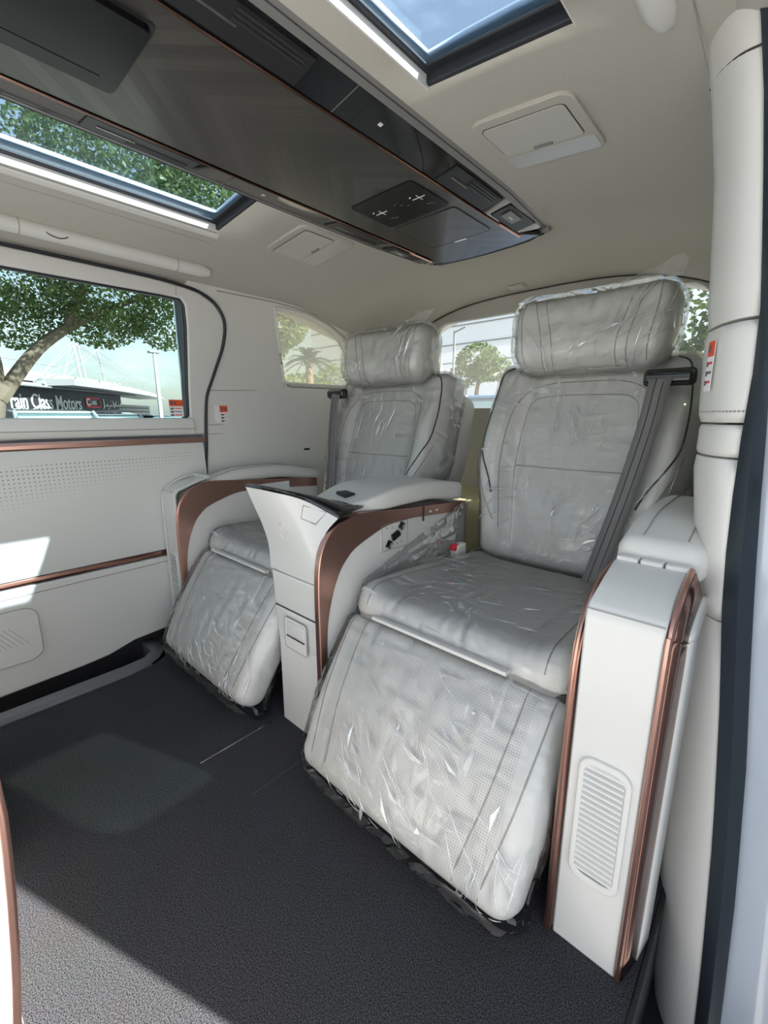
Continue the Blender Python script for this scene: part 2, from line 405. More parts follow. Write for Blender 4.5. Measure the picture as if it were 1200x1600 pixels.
def catmull(pts, n=6, closed=False):
    P = [V(p) if len(p) == 3 else V((p[0], p[1], 0)) for p in pts]; out = []; N = len(P)
    for i in range(N if closed else N-1):
        p0 = P[i-1] if (closed or i > 0) else P[0]*2-P[1]; p1 = P[i]; p2 = P[(i+1) % N]
        p3 = P[(i+2) % N] if (closed or i+2 < N) else p2*2-p1
        for k in range(n):
            t = k/n
            out.append(.5*((2*p1)+(p2-p0)*t+(2*p0-5*p1+4*p2-p3)*t*t+(3*p1-p0-3*p2+p3)*t**3))
    if not closed: out.append(P[-1])
    return out
def plate(name, outer, holes, fn, th, m, parent=None, **k):
    """flat panel with holes: 2-D loops -> fn(u, v, w) with w in 0..th"""
    bm = bmesh.new(); E = []
    for lp in [outer]+holes:
        vv = [bm.verts.new((p[0], p[1], 0)) for p in lp]
        E += [bm.edges.new((vv[i], vv[(i+1) % len(vv)])) for i in range(len(vv))]
    bmesh.ops.triangle_fill(bm, use_beauty=True, use_dissolve=False, edges=E)
    r = bmesh.ops.extrude_face_region(bm, geom=bm.faces[:])
    for v in [g for g in r['geom'] if isinstance(g, bmesh.types.BMVert)]: v.co.z = th
    bmesh.ops.recalc_face_normals(bm, faces=bm.faces)
    bm.verts.index_update()
    vs_ = [fn(v.co.x, v.co.y, v.co.z) for v in bm.verts]; fs = [tuple(v.index for v in f.verts) for f in bm.faces]; bm.free()
    return mk(name, vs_, fs, m, parent, sharp=30, **k)
def dup(o, parent, dx=0):
    c = o.copy(); COL.objects.link(c); c.parent = parent
    for ch in list(o.children): dup(ch, c)
    return c

# ================================================================== SETTING
YF, YR = -1.05, 1.34           # front and rear ends of the cabin
def zc(x, y):
    top = 1.338-.045*sstep(.75, 1.3, y)
    drop = .105+.075*sstep(.5, .92, y)+.03*sstep(.9, 1.3, y)
    return top-drop*(min(.745, abs(x))/.76)**3.2

# floor ------------------------------------------------------------
m = MB(); N = 14
SX = .845
m.add([(-.78, YF, 0), (SX, YF, 0), (SX, YR, 0), (-.78, YR, 0), (-.78, YF, -.04), (SX, YF, -.04), (SX, YR, -.04), (-.78, YR, -.04)],
      [(0,1,2,3), (4,7,6,5), (0,4,5,1), (1,5,6,2), (2,6,7,3), (3,7,4,0)])
# stairwell notch at the far door is cut by leaving the carpet at x = -.60
m = MB()
poly = [(-.595, YF), (.768, YF), (.768, .26), (.80, .26), (.80, YR), (-.80, YR), (-.80, -.075), (-.70, -.075), (-.645, -.10), (-.615, -.155), (-.605, -.22)]
floor = plate('floor', poly, [], lambda u, v, w: V((u, v, -w)), .03, 'carpet'); floor['kind'] = 'structure'
floor['label'] = 'dark charcoal carpet covering the cabin floor'; floor['category'] = 'floor'
m = MB(); m.box((-.095, -.235, -.004), (-.091, -.04, .0022)); m.build('carpet_slit', 'chrome', floor)
m = MB(); m.box((.072, -.20, -.004), (.075, .10, .0012)); m.build('carpet_slit', 'seam_dark', floor)
# stepped sill at the far door
m = MB()
def off_poly(d): return [(-.595-d, YF), (-.605-d, -.22), (-.615-d, -.165+d*.3), (-.65-d*.5, -.115-d*.6), (-.70, -.08-d*.75), (-.80, -.08-d*.75)]
pa, pb, pc = off_poly(0), off_poly(.058), off_poly(.066)
m.add([(x, y, .003) for x, y in pa]+[(x, y, .007) for x, y in pb]+[(x, y, -.07) for x, y in pc], [(i, i+1, i+7, i+6) for i in range(5)]+[(i+6, i+7, i+13, i+12) for i in range(5)])
o = m.build('step_trim', 'grey_trim', floor, solid=.004); o['label'] = 'grey plastic step trim'
m = MB(); m.box((-.84, YF, -.085), (-.60, -.05, -.07)); m.build('step_well', 'black', floor)
m = MB(); m.box((-.815, YF, -.085), (-.805, .14, .06)); m.build('well_side', 'black', floor)
m = MB(); m.tube([(-.675, YF, -.03), (-.69, -.28, -.03), (-.70, -.20, -.03), (-.73, -.16, -.03)], .008); m.build('step_rail', 'gloss_black', floor)
m = MB(); m.tube([(-.735, YF, -.05), (-.735, -.22, -.05)], .012); m.build('step_rail', 'rubber', floor)
m = MB(); m.ball((-.70, -.245, -.02), .008); m.build('screw', 'grey_trim', floor)
m = MB(); m.box((.7685, YF, -.24), (.776, .26, .002)); m.build('sill_face', 'black', floor, bevel=.002)
m = MB(); m.box((.74, YF, -.27), (.93, .26, -.24)); m.build('sill_step', 'black', floor)

# ceiling -----------------------------------------------------------
HOLES = [(-.465, -.20, -.90, .112), (.292, .535, -.90, .092)]
xs = sorted(set([-.86, -.80, -.76, -.72, -.68, -.64, -.60, -.55, -.50, -.465, -.42, -.35, -.28, -.20, -.1, 0, .1, .2, .292, .36, .44, .49, .535, .58, .62, .66, .70, .74, .78, .84]))
ys = sorted(set([-1.1, -.90, -.7, -.5, -.3, -.1, 0, .092, .112, .2, .3, .4, .5, .56, .62, .68, .74, .8, .86, .92, .98, 1.05, 1.12, 1.2, 1.27, 1.34]))
vs_ = [V((x, y, zc(x, y))) for y in ys for x in xs]; fs = []
for j in range(len(ys)-1):
    for i in range(len(xs)-1):
        cx, cy = (xs[i]+xs[i+1])/2, (ys[j]+ys[j+1])/2
        if any(a < cx < b and c < cy < d for a, b, c, d in HOLES): continue
        if cx > .735 and cy < .10: continue                     # door opening edge
        n = len(xs); fs.append((j*n+i, j*n+i+1, (j+1)*n+i+1, (j+1)*n+i))
ceiling = mk('ceiling', vs_, fs, 'headliner', solid=.012, sharp=80); ceiling['kind'] = 'structure'
ceiling['label'] = 'beige fabric headliner curving down to the side windows'; ceiling['category'] = 'ceiling'
# outer roof skin above the headliner, with the same openings
fs2 = []; vs2 = [V((x, y, zc(x*.98, y)+.045)) for y in ys for x in xs]
for q in fs: fs2.append(q)
roof = mk('roof_skin', vs2, fs2, 'paint', ceiling, solid=.01)
for i, (x0, x1, y0, y1) in enumerate(HOLES):
    w = thing('window_%d' % (i+2), ((x0+x1)/2, (y0+y1)/2, 1.34), ['far sunroof panel with leaves above, left of the ceiling console', 'near sunroof panel showing blue sky, right of the ceiling console'][i], 'sunroof', kind='structure')
    def top(x): return zc(x, 0)+.020
    def slab(u0, u1, v0, v1, d0_, d1_):
        b_ = MB(); P = [V((x, y, top(x)+d)) for d in (d0_, d1_) for x, y in ((u0, v0), (u1, v0), (u1, v1), (u0, v1))]
        b_.add(P, [(0, 3, 2, 1), (4, 5, 6, 7), (0, 1, 5, 4), (1, 2, 6, 5), (2, 3, 7, 6), (3, 0, 4, 7)]); return b_
    m = MB()
    for q in (slab(x0-.004, x1+.004, y1-.008, y1+.003, -.021, .0), slab(x0, x1, y1-.024, y1, -.007, -.002), slab(x0, x0+.014, y0, y1, -.008, -.002), slab(x1-.014, x1, y0, y1, -.008, -.002)): m.add(q.v, q.f)
    m.build('black_frame', 'rubber', w, bevel=.003)
    m = MB()
    for q in (slab(x0-.003, x0+.003, y0, y1, -.026, -.008), slab(x1-.003, x1+.003, y0, y1, -.026, -.008)): m.add(q.v, q.f)
    m.build('side_lining', 'ivory', w)
    slab(x0, x1, y0, y1, 0, .004).build('glass', 'glass_roof', w, smooth=False)
# pale moulding along the far sunroof and the fine joint in the headliner beside it
m = MB(); x = -.485
prof = [(-.014, 0), (-.010, -.012), (.0, -.016), (.012, -.012), (.018, 0)]
m.prism(prof, lambda u, v, w: V((x+u, w, zc(x, w)+v+.003)), -.90, .118); m.build('sunroof_moulding', 'ivory', ceiling)
m = MB(); m.tube([(-.525, y, zc(-.525, y)-.006) for y in (-.9, -.6, -.3, 0, .12)], .0016, 5); m.build('headliner_joint', 'seam', ceiling)
m = MB(); m.tube([(-.475+.004, y, zc(-.47, y)-.004) for y in (-.9, -.5, 0, .11)], .003, 5); m.build('sunroof_seal', 'rubber', ceiling)

# far sliding door ----------------------------------------------------
XW = -.78
DOOR_EDGE = [(.158, .02), (.160, .30), (.162, .577), (.172, .685), (.178, .78), (.188, .87), (.210, .93), (.230, .985), (.250, 1.04), (.260, 1.1), (.254, 1.145), (.224, 1.185), (.18, 1.208), (.126, 1.219), (0, 1.227), (-.4, 1.227), (-1.05, 1.222)]
def tum(z): return -.02*0+ .05*sstep(.8, 1.25, z)                # tumblehome: the wall leans in above the belt
WIN = [(-1.0, .79), (.110, .79), (.124, .80), (.126, .90), (.127, 1.0), (.1265, 1.10), (.122, 1.165), (.108, 1.182), (.05, 1.183), (-.4, 1.178), (-1.0, 1.172)]
def wallfn(u, v, w): return V((XW+tum(v)-w, u, v))
door = thing('door_1', (XW, -.3, 0), 'closed sliding door with ivory trim on the far side', 'door', kind='structure')
frame_outer = [(-1.05, .735), (.174, .735)]+[p for p in DOOR_EDGE if p[1] > .75]
plate('window_surround', frame_outer, [WIN], wallfn, .016, 'door_soft', door, bevel=.005)
plate('window_reveal', [(-1.05, .74), (.15, .74), (.15, 1.215), (-1.05, 1.215)], [[(a-(.007 if a > -.9 else 0), b) for a, b in WIN]], lambda u, v, w: wallfn(u, v, .016+w), .03, 'rubber', door)
m = MB(); m.prism([(0, .735), (.012, .74), (.016, .765), (.006, .792), (-.02, .795), (-.02, .735)], lambda u, v, w: V((XW+u, w, v)), -1.05, .128); m.build('window_sill', 'door_soft', door, sharp=60)
m = MB(); m.tube([(XW+.0165, -1.05, .757), (XW+.0165, .13, .757)], .0012, 5); m.build('sill_stitch', 'seam', door)
# copper strip above the soft panel, tapering to the rear
m = MB(); m.add([(XW+.004, -1.05, .690), (XW+.004, -1.05, .728), (XW+.004, .171, .726), (XW+.004, .171, .709), (XW+.012, -1.05, .704)], [(0, 4, 3), (4, 1, 2, 3)])
m.v[4] = V((XW+.014, -1.05, .709)); m.build('upper_trim_strip', 'copper', door, smooth=False, recalc=True)
m = MB(); m.prism([(0, .332), (.010, .336), (.018, .38), (.018, .60), (.010, .698), (.004, .706), (-.02, .706), (-.02, .332)], lambda u, v, w: V((XW+u, w, v)), -1.05, .158)
m.build('soft_panel', 'door_perf', door, sharp=50)
m = MB(); m.prism([(.0, .312), (.008, .315), (.010, .324), (.006, .332), (-.01, .332), (-.01, .312)], lambda u, v, w: V((XW+u, w, v)), -1.05, .10); m.build('lower_trim_strip', 'copper_dark', door)
lowp = [(-1.05, -.02), (-.515, -.008), (-.306, .0), (-.235, .006), (-.19, .018), (-.15, .03), (-.06, .036), (.13, .05), (.13, .312), (-1.05, .312)]
plate('lower_panel', lowp, [], lambda u, v, w: V((XW+.004+.012*sstep(.02, .2, v)-w, u, v)), .022, 'ivory', door, bevel=.008)
m = MB(); m.tube([(XW+.0165, -1.05, .282), (XW+.0165, .1, .294)], .0014, 5); m.build('panel_joint', 'seam', door)
sp = rrect(-.70, -.398, .085, .25, .035)
plate('speaker_grille', sp, [], lambda u, v, w: V((XW+.0145+w, u, v)), .003, 'ivory', door, bevel=.002)
m = MB(); m.tube([(XW+.0168, u, v) for u, v in sp], .0011, 5, closed=True); m.build('grille_joint', 'seam', door)
m = MB()
for i in range(8): m.tube([(XW+.0175, -.52+i*.013, .14), (XW+.0175, -.56+i*.013, .20)], .0006, 4)
m.build('grille_slots', 'seam', door)
m = MB(); m.add([(XW+.05-.028, -1.05, 1.2), (XW-.022, -1.05, .77), (XW-.022, .16, .77), (XW+.022, .16, 1.2)], [(0, 1, 2, 3)]); m.build('glass', 'glass_side', door)
m = MB()
pp = [wallfn(u, v, .012) for u, v in WIN[1:10]]
m.tube(pp, .006, 6); m.build('glass_seal', 'rubber', door)
m = MB(); m.tube([wallfn(.092, 1.186, -.001), wallfn(.094, 1.222, -.001)], .001, 5); m.build('frame_joint', 'seam', door)
# lower left pane of another layer seen as a pale reflection strip: quarter glass division
m = MB(); m.box((XW-.02, -.375, .80), (XW-.012, -.36, 1.17))
# door seal
m = MB(); m.tube(catmull([wallfn(u, v, -.004) for u, v in DOOR_EDGE], 4), .0052, 7); o = m.build('trim_1', 'rubber'); o['kind'] = 'structure'
o['label'] = 'dark rubber seal around the far sliding door'; o['category'] = 'door seal'
# body outside of the far wall (keeps the cabin dark behind the trims)
m = MB(); m.box((-.86, YF, -.12), (-.85, YR, .76)); m.box((-.86, .135, .74), (-.85, .44, 1.26)); m.box((-.86, .95, .74), (-.85, YR, 1.26))
o = m.build('wall_outer_left', 'paint'); o['kind'] = 'structure'; o['label'] = 'painted outer skin beyond the far trim'; o['category'] = 'body'

# far quarter trim -------------------------------------------------------
QW = [(.50, 1.05), (.471, 1.20), (.478, 1.212), (.559, 1.214), (.64, 1.206), (.712, 1.190), (.78, 1.165), (.837, 1.135), (.885, 1.085), (.915, 1.02), (.922, .95), (.914, .938), (.54, .936), (.524, .945)]
edge = [(a+.006, b) for a, b in DOOR_EDGE[:14]]
outer = edge+[(.14, 1.30), (YR, 1.30), (YR, .0), (.16, 0)]
wall_left = plate('wall_left', outer, [QW], wallfn, .05, 'door_soft', bevel=.004); wall_left['kind'] = 'structure'
wall_left['label'] = 'ivory quarter trim panel behind the far sliding door'; wall_left['category'] = 'wall'
def line(name, pts, r=.0013, m_='seam', par=wall_left, off=-.001):
    b = MB(); b.tube([wallfn(u, v, off) for u, v in pts], r, 5); return b.build(name, m_, par)
line('trim_joint', [(.205, .893), (.50, .905), (.525, .915), (.528, .94)])
line('trim_joint', [(.185, .768), (.60, .775), (1.2, .778)])
line('trim_joint', [(.180, .735), (.585, .745)])
plate('storage_lid', rrect(.588, .90, .640, .772, .016), [], lambda u, v, w: V((XW+tum(v)+.001+w, u, v)), .004, 'door_soft', wall_left, bevel=.002)
line('storage_lid_joint', rrect(.588, .90, .640, .772, .016)+[(.90, .756)], .0018, 'seam_dark', off=-.003)
m = MB(); m.box((XW+.004, .618, .652), (XW+.008, .648, .660)); m.build('storage_latch', 'black', wall_left)
w1 = thing('window_1', (XW, .7, .93), 'pale tinted far quarter window with a palm behind it', 'window', kind='structure')
plate('glass', [(u*1.0, v) for u, v in QW], [], lambda u, v, w: V((XW+tum(v)-.035-w, u, v)), .004, 'glass_quarter', w1)
m = MB(); m.tube(catmull([wallfn(u, v, -.001) for u, v in QW], 3, closed=True), .005, 6, closed=True); m.build('window_rim', 'ivory', w1)
m = MB(); m.tube([wallfn(u, v, -.003) for u, v in ((.535, .928), (.56, .922), (.93, .926))], .003, 6); m.build('lower_rim', 'chrome', w1)
line('headliner_joint', [(.235, 1.228), (.47, 1.232), (.56, 1.228), (.66, 1.216), (.76, 1.188), (.84, 1.150), (.895, 1.10), (.925, 1.03)], .0022)

# rear wall / tailgate ---------------------------------------------------
RW = rrect(-.50, .575, .84, 1.222, .07, 6)
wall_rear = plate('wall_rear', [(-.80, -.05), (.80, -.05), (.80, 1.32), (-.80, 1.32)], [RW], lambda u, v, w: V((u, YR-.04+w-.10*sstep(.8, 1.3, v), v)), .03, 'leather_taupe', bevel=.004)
wall_rear['kind'] = 'structure'; wall_rear['label'] = 'taupe tailgate trim around the rear window'; wall_rear['category'] = 'wall'
w5 = thing('window_4', (0, YR, .84), 'rear window glass behind the two headrests', 'window', kind='structure')
plate('glass', RW, [], lambda u, v, w: V((u, YR-.02+w-.10*sstep(.8, 1.3, v), v)), .004, 'glass_rear', w5)
m = MB(); m.tube([(x, YR-.145, zc(x, YR-.14)-.006) for x in [-.72+.06*i for i in range(25)]], .004, 6); o = m.build('header_joint', 'seam_dark', wall_rear)
m = MB(); m.prism([(0, 0), (-.30, 0), (-.30, .36), (-.26, .42), (0, .46)], lambda u, v, w: V((w, YR-.03+u, v)), -.76, .76); o = m.build('cargo_trim', 'cargo_olive', wall_rear, bevel=.02); o['label'] = 'sunlit olive-beige cargo trim'

# near side wall behind the seats ---------------------------------------
def nfn(u, v, w): return V((.775-tum(v)+w, u, v))
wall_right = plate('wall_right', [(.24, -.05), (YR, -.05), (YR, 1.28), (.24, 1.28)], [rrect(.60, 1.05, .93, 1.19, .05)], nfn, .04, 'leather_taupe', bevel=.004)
wall_right['kind'] = 'structure'; wall_right['label'] = 'taupe side trim behind the near seat'; wall_right['category'] = 'wall'
w6 = thing('window_5', (.78, .8, .93), 'near quarter window behind the door pillar', 'window', kind='structure')
plate('glass', rrect(.60, 1.05, .93, 1.19, .05), [], lambda u, v, w: nfn(u, v, w+.02), .004, 'glass_quarter', w6)

# near door pillar --------------------------------------------------------
PR = [(1.30, .712), (1.198, .736), (1.115, .748), (1.016, .761), (.925, .772), (.838, .776), (.769, .775), (.654, .778), (.558, .785), (.411, .802), (.21, .821), (-.02, .837), (-.15, .844), (-.26, .850)]
PL = [(1.30, .655), (1.224, .674), (1.10, .694), (.973, .705), (.915, .708), (.81, .714), (.78, .717), (.74, .717), (.63, .731), (.53, .744), (.44, .746), (.216, .752), (-.05, .762), (-.15, .768), (-.26, .776)]
def interp(tab, z):
    t = sorted(tab)
    if z <= t[0][0]: return t[0][1]
    for (a, x), (b, y) in zip(t, t[1:]):
        if z <= b: return x+(y-x)*(z-a)/(b-a)
    return t[-1][1]
def pillar_ring(z, inset=0.):
    R, Lf = interp(PR, z), interp(PL, z)
    a = V((R, .118, z)); b = V((Lf, .205, z)); mid = V((Lf+(R-Lf)*.42, .118, z)); b2 = V((Lf+.010, .25, z))
    pts = []
    for i in range(9):
        t = i/8; p = a*(1-t)**2+mid*2*t*(1-t)+b*t*t if True else a
        pts.append(p)
    pts += [b2, V((R+.012, .27, z)), V((R+.012, .13, z))]
    c = V(((R+Lf)/2, .2, z))
    return [c+(p-c)*(1-inset) for p in pts]
pil = thing('door_pillar', (.77, .18, 0), 'white trimmed pillar at the rear edge of the near door opening', 'pillar', kind='structure')
def pillar_piece(name, z1, z0, m_='ivory', bow=0.):
    zs = [z0+(z1-z0)*i/12 for i in range(13)]; rings = []
    for i, z in enumerate(zs):
        e = min(z-z0, z1-z); ins = .10*max(0, 1-e/.008)**2
        rings.append(pillar_ring(z, ins-bow))
    b = MB(); b.loft(rings); return b.build(name, m_, pil, sharp=70)
pillar_piece('upper_garnish', 1.30, .918); pillar_piece('middle_garnish', .914, .792)
pillar_piece('belt_cover', .789, .748, bow=-.03); pillar_piece('lower_garnish', .745, .528, bow=.02); pillar_piece('kick_garnish', .525, -.25)
rg = pillar_ring(.806, -.012)
for i in range(16):
    t = i/16*8; k = int(t); p = rg[k].lerp(rg[k+1], t-k); q = rg[k].lerp(rg[k+1], min(1, t-k+.26))
    b = MB(); b.tube([p, q], .0012, 4); b.build('stitch', 'seam', pil)
# weatherstrip and painted jamb
R2 = [(1.30, .735), (1.0, .790), (.867, .787), (.80, .794), (.659, .805), (.514, .819), (.33, .839), (.124, .856), (-.114, .870), (-.3, .875)]
b = MB(); zs = [1.3-.075*i for i in range(22)]
b.loft([[V((interp(PR, z)-.002, .114, z)), V(((interp(PR, z)+interp(R2, z))/2, .104, z)), V((interp(R2, z), .114, z)), V((interp(R2, z)+.002, .17, z)), V((interp(PR, z), .17, z))] for z in zs])
o = b.build('weatherstrip', 'seal_navy', pil, sharp=60); o['label'] = 'dark navy rubber door seal'
b = MB()
b.loft([[V((interp(R2, z)-.003, .125, z)), V((interp(R2, z)+.02, .118, z)), V((interp(R2, z)+.055, .112, z)), V((interp(R2, z)+.07, .13, z)), V((interp(R2, z)+.07, .17, z)), V((interp(R2, z), .18, z))] for z in zs])
o = b.build('painted_jamb', 'paint', pil, sharp=60); o['label'] = 'glossy pale painted door jamb'
rbox('striker', (.835, .110, .715), (.012, .012, .018), .004, 'black', pil)
b = MB(); b.box((.855, .13, -.35), (.90, 1.5, .76)); b.box((.80, .26, .74), (.845, .58, 1.27)); b.box((.80, 1.06, .74), (.845, 1.5, 1.27)); o = b.build('outer_panel', 'paint', pil, bevel=.01)
# joint between headliner and pillar, roof rail cover above the door
b = MB(); b.tube(catmull([(.665, .01, 1.262), (.664, .12, 1.262), (.666, .20, 1.252), (.672, .235, 1.232)], 5), .0009, 5); b.build('roof_joint', 'seam', pil)
b = MB(); b.tube(catmull([(.672, .215, 1.226), (.690, .165, 1.214), (.712, .13, 1.204), (.738, .113, 1.196)], 5), .0014, 5); b.build('top_joint', 'seam_dark', pil)

# roof rail above the near door opening
b = MB(); b.prism([(.70, 1.252), (.735, 1.225), (.76, 1.222), (.775, 1.26), (.77, 1.34), (.66, 1.335)], lambda u, v, w: V((u, w, v)), YF, .13)
o = b.build('trim_2', 'headliner', sharp=50); o['kind'] = 'structure'; o['label'] = 'padded roof rail above the near door opening'; o['category'] = 'roof rail'

# front partition -------------------------------------------------------
m = MB(); m.box((-.80, YF-.02, -.05), (.76, YF, .70)); m.box((-.80, YF-.02, .70), (-.70, YF, 1.34)); m.box((.68, YF-.02, .70), (.76, YF, 1.34)); m.box((-.70, YF-.02, 1.20), (.68, YF, 1.34)); wf = m.build('wall_front', 'ivory')
w7 = thing('window_6', (0, YF, .70), 'added front glass opening that lets light into the cabin, behind the viewer', 'window', kind='structure')  # unseen glazed opening, added to bring forward light onto seats and film
m = MB(); m.box((-.70, YF-.012, .70), (.68, YF-.008, 1.20)); m.build('glass', 'glass_rear', w7); wf['kind'] = 'structure'
wf['label'] = 'ivory partition wall in front of the cabin'; wf['category'] = 'wall'
prof = [(-.602, .0), (-.604, .04), (-.596, .10), (-.590, .154), (-.583, .227), (-.578, .291), (-.575, .34), (-.575, .39), (-.582, .44), (-.60, .48), (-.66, .50), (-.72, .50), (-.72, 0)]
fl = thing('footwell_panel', (0, -.66, 0), 'white footwell panel with added copper strip as edge reflection at the left border', 'panel')
m = MB(); m.prism(prof, lambda u, v, w: V((w, u, v)), -.55, .20); m.build('panel', 'ivory', fl, sharp=60)
m = MB(); m.tube([V((.199, u-.004, v)) for u, v in prof[:10]], .0055, 8); m.build('edge_reflection', 'copper', fl, sharp=60)  # added copper strip imitates a brown reflection along the panel edge

# ================================================================== SEATS
class Cushion:
    def __init__(s, O, at, an, W, T, D, r, width=None, bulge=None):
        s.O, s.at, s.an = V(O), V(at).normalized(), V(an).normalized(); s.W, s.T, s.D, s.r = W, T, D, r
        s.width = width or (lambda t: 1.); s.bulge = bulge or (lambda a, t: 0.)
    def pt(s, a, t, h):
        fw = max(0, min(1, (h+s.D)/s.D)); tt = t/s.T; aa = a*s.width(tt)
        return s.O+V((1, 0, 0))*aa+s.at*t+s.an*(h+fw*s.bulge(a/s.W, tt))
    def front(s, a, t, off=.0006):
        dx = max(0, abs(a)-(s.W-s.r)); dt = max(0, (s.r-t), t-(s.T-s.r)); d = min(s.r*.999, math.hypot(dx, dt))
        return s.pt(a, t, -s.r+math.sqrt(s.r*s.r-d*d)+off)
    def mesh(s, name, m_, parent, n=(22, 22, 2), grow=0., crumple=0., seed=0, sag=None):
        pts, fs = rbox_data(s.W+grow, s.T/2+grow, s.D/2+grow, s.r+grow, *n)
        vv = []; uv = []
        for q, p in pts:
            P = s.pt(q.x, q.y+s.T/2, q.z-s.D/2)
            if crumple:
                k = V((seed*3.1, seed*1.7, 0))
                d = noise.noise(P*9+k)*.55+abs(noise.noise(P*22+k))*.45+abs(noise.noise(P*45+k*2))*.25
                dirv = (p-V((0, 0, 0))); dirv = V((dirv.x/s.W*.6, 0, 0))+s.at*(dirv.y/(s.T/2))*.6+s.an*(1 if p.z > 0 else -1)
                P = P+dirv.normalized()*crumple*(d+.35)
            if sag: P = sag(P, q)
            vv.append(P); uv.append((p.x, p.y+s.T/2))
        return mk(name, vv, fs, m_, parent, uv=uv, sharp=(14 if crumple else 60))
    def seam(s, name, ats, parent, r=.0013, m_='seam', off=.0004, n=5):
        c = catmull([(a, t, 0) for a, t in ats], n); b = MB(); b.tube([s.front(p.x, p.y, off) for p in c], r, 5)
        return b.build(name, m_, parent)

def crease_mat():
    m = bpy.data.materials.new('film_crease'); m.use_nodes = True; nt = m.node_tree; nt.nodes.clear(); N = nt.nodes.new; LK = nt.links.new
    g = N('ShaderNodeBsdfGlossy'); g.inputs['Roughness'].default_value = .14; d = N('ShaderNodeBsdfDiffuse'); d.inputs[0].default_value = (.95, .97, 1, 1)  # white diffuse share imitates bright glints along the folds
    tl = N('ShaderNodeBsdfTranslucent'); tl.inputs[0].default_value = (.98, .99, 1, 1); d2 = N('ShaderNodeMixShader'); d2.inputs[0].default_value = .25; LK(d.outputs[0], d2.inputs[1]); LK(tl.outputs[0], d2.inputs[2])
    t = N('ShaderNodeBsdfTransparent'); a = N('ShaderNodeMixShader'); a.inputs[0].default_value = .32; LK(d2.outputs[0], a.inputs[1]); LK(g.outputs[0], a.inputs[2])
    b = N('ShaderNodeMixShader'); b.inputs[0].default_value = .78; LK(t.outputs[0], b.inputs[1]); LK(a.outputs[0], b.inputs[2])
    o = N('ShaderNodeOutputMaterial'); LK(b.outputs[0], o.inputs[0]); MATS['film_crease'] = m
crease_mat()
def creases(C, parent, n, seed, spots, off=.012, r=.0009):
    """raised folds of the plastic film, coloured white to stand in for glints: bundles of fine tapering ridges around a few spots (a, t, spread, angle, length)"""
    rnd = random.Random(seed); b = MB()
    for _ in range(n):
        a0, t0, sp, ang, ln = rnd.choice(spots)
        a1, t1 = a0+rnd.gauss(0, sp), t0+rnd.gauss(0, sp); an = ang+rnd.gauss(0, .32); l = ln*rnd.uniform(.25, 1.3); kink = rnd.gauss(0, .25)
        pts = []; k = 7; x, y = a1, t1; dd = an
        for i in range(k):
            pts.append((x, y)); x += math.cos(dd)*l/k; y += math.sin(dd)*l/k; dd += kink/k*rnd.uniform(.2, 1.8)+(rnd.gauss(0, .5) if i == 3 and rnd.random() < .3 else 0)
        pts = [(max(-C.W*.97, min(C.W*.97, u)), max(.004, min(C.T-.004, v))) for u, v in pts]
        rr = r*rnd.uniform(.5, 1.3); h = off+rnd.uniform(-.004, .003)
        b.tube([C.front(u, v, h) for u, v in pts], [rr*max(.12, math.sin(PI*(i+.4)/(k-.2))) for i in range(k)], 4)
        if rnd.random() < .16:                                   # a small pale facet between two folds, standing in for a glint
            u, v = pts[3]; w = rnd.uniform(.003, .008)
            P = [C.front(*pts[1], h), C.front(*pts[5], h), C.front(max(-C.W, min(C.W, u-math.sin(an)*w)), max(0, min(C.T, v+math.cos(an)*w)), h+rnd.uniform(-.003, .004))]
            b.add(P, [(0, 1, 2)])
    o = b.build('film_crease_glints', 'film_crease', parent, recalc=False); o['kind'] = 'stuff'
    return o
def back_width(t):
    w = .86+.17*sstep(.12, .52, t)-.02*sstep(.55, .85, t)-.01*sstep(.8, 1., t)
    return w
def back_bulge(a, t):
    a = abs(a); lo = sstep(.50, .78, a)-.55*sstep(.86, 1., a)
    amp = .050*(1-.72*sstep(.6, .95, t))*sstep(-.1, .2, t)
    return amp*lo+.012*math.exp(-((t-.30)/.2)**2)*(1-a*a)
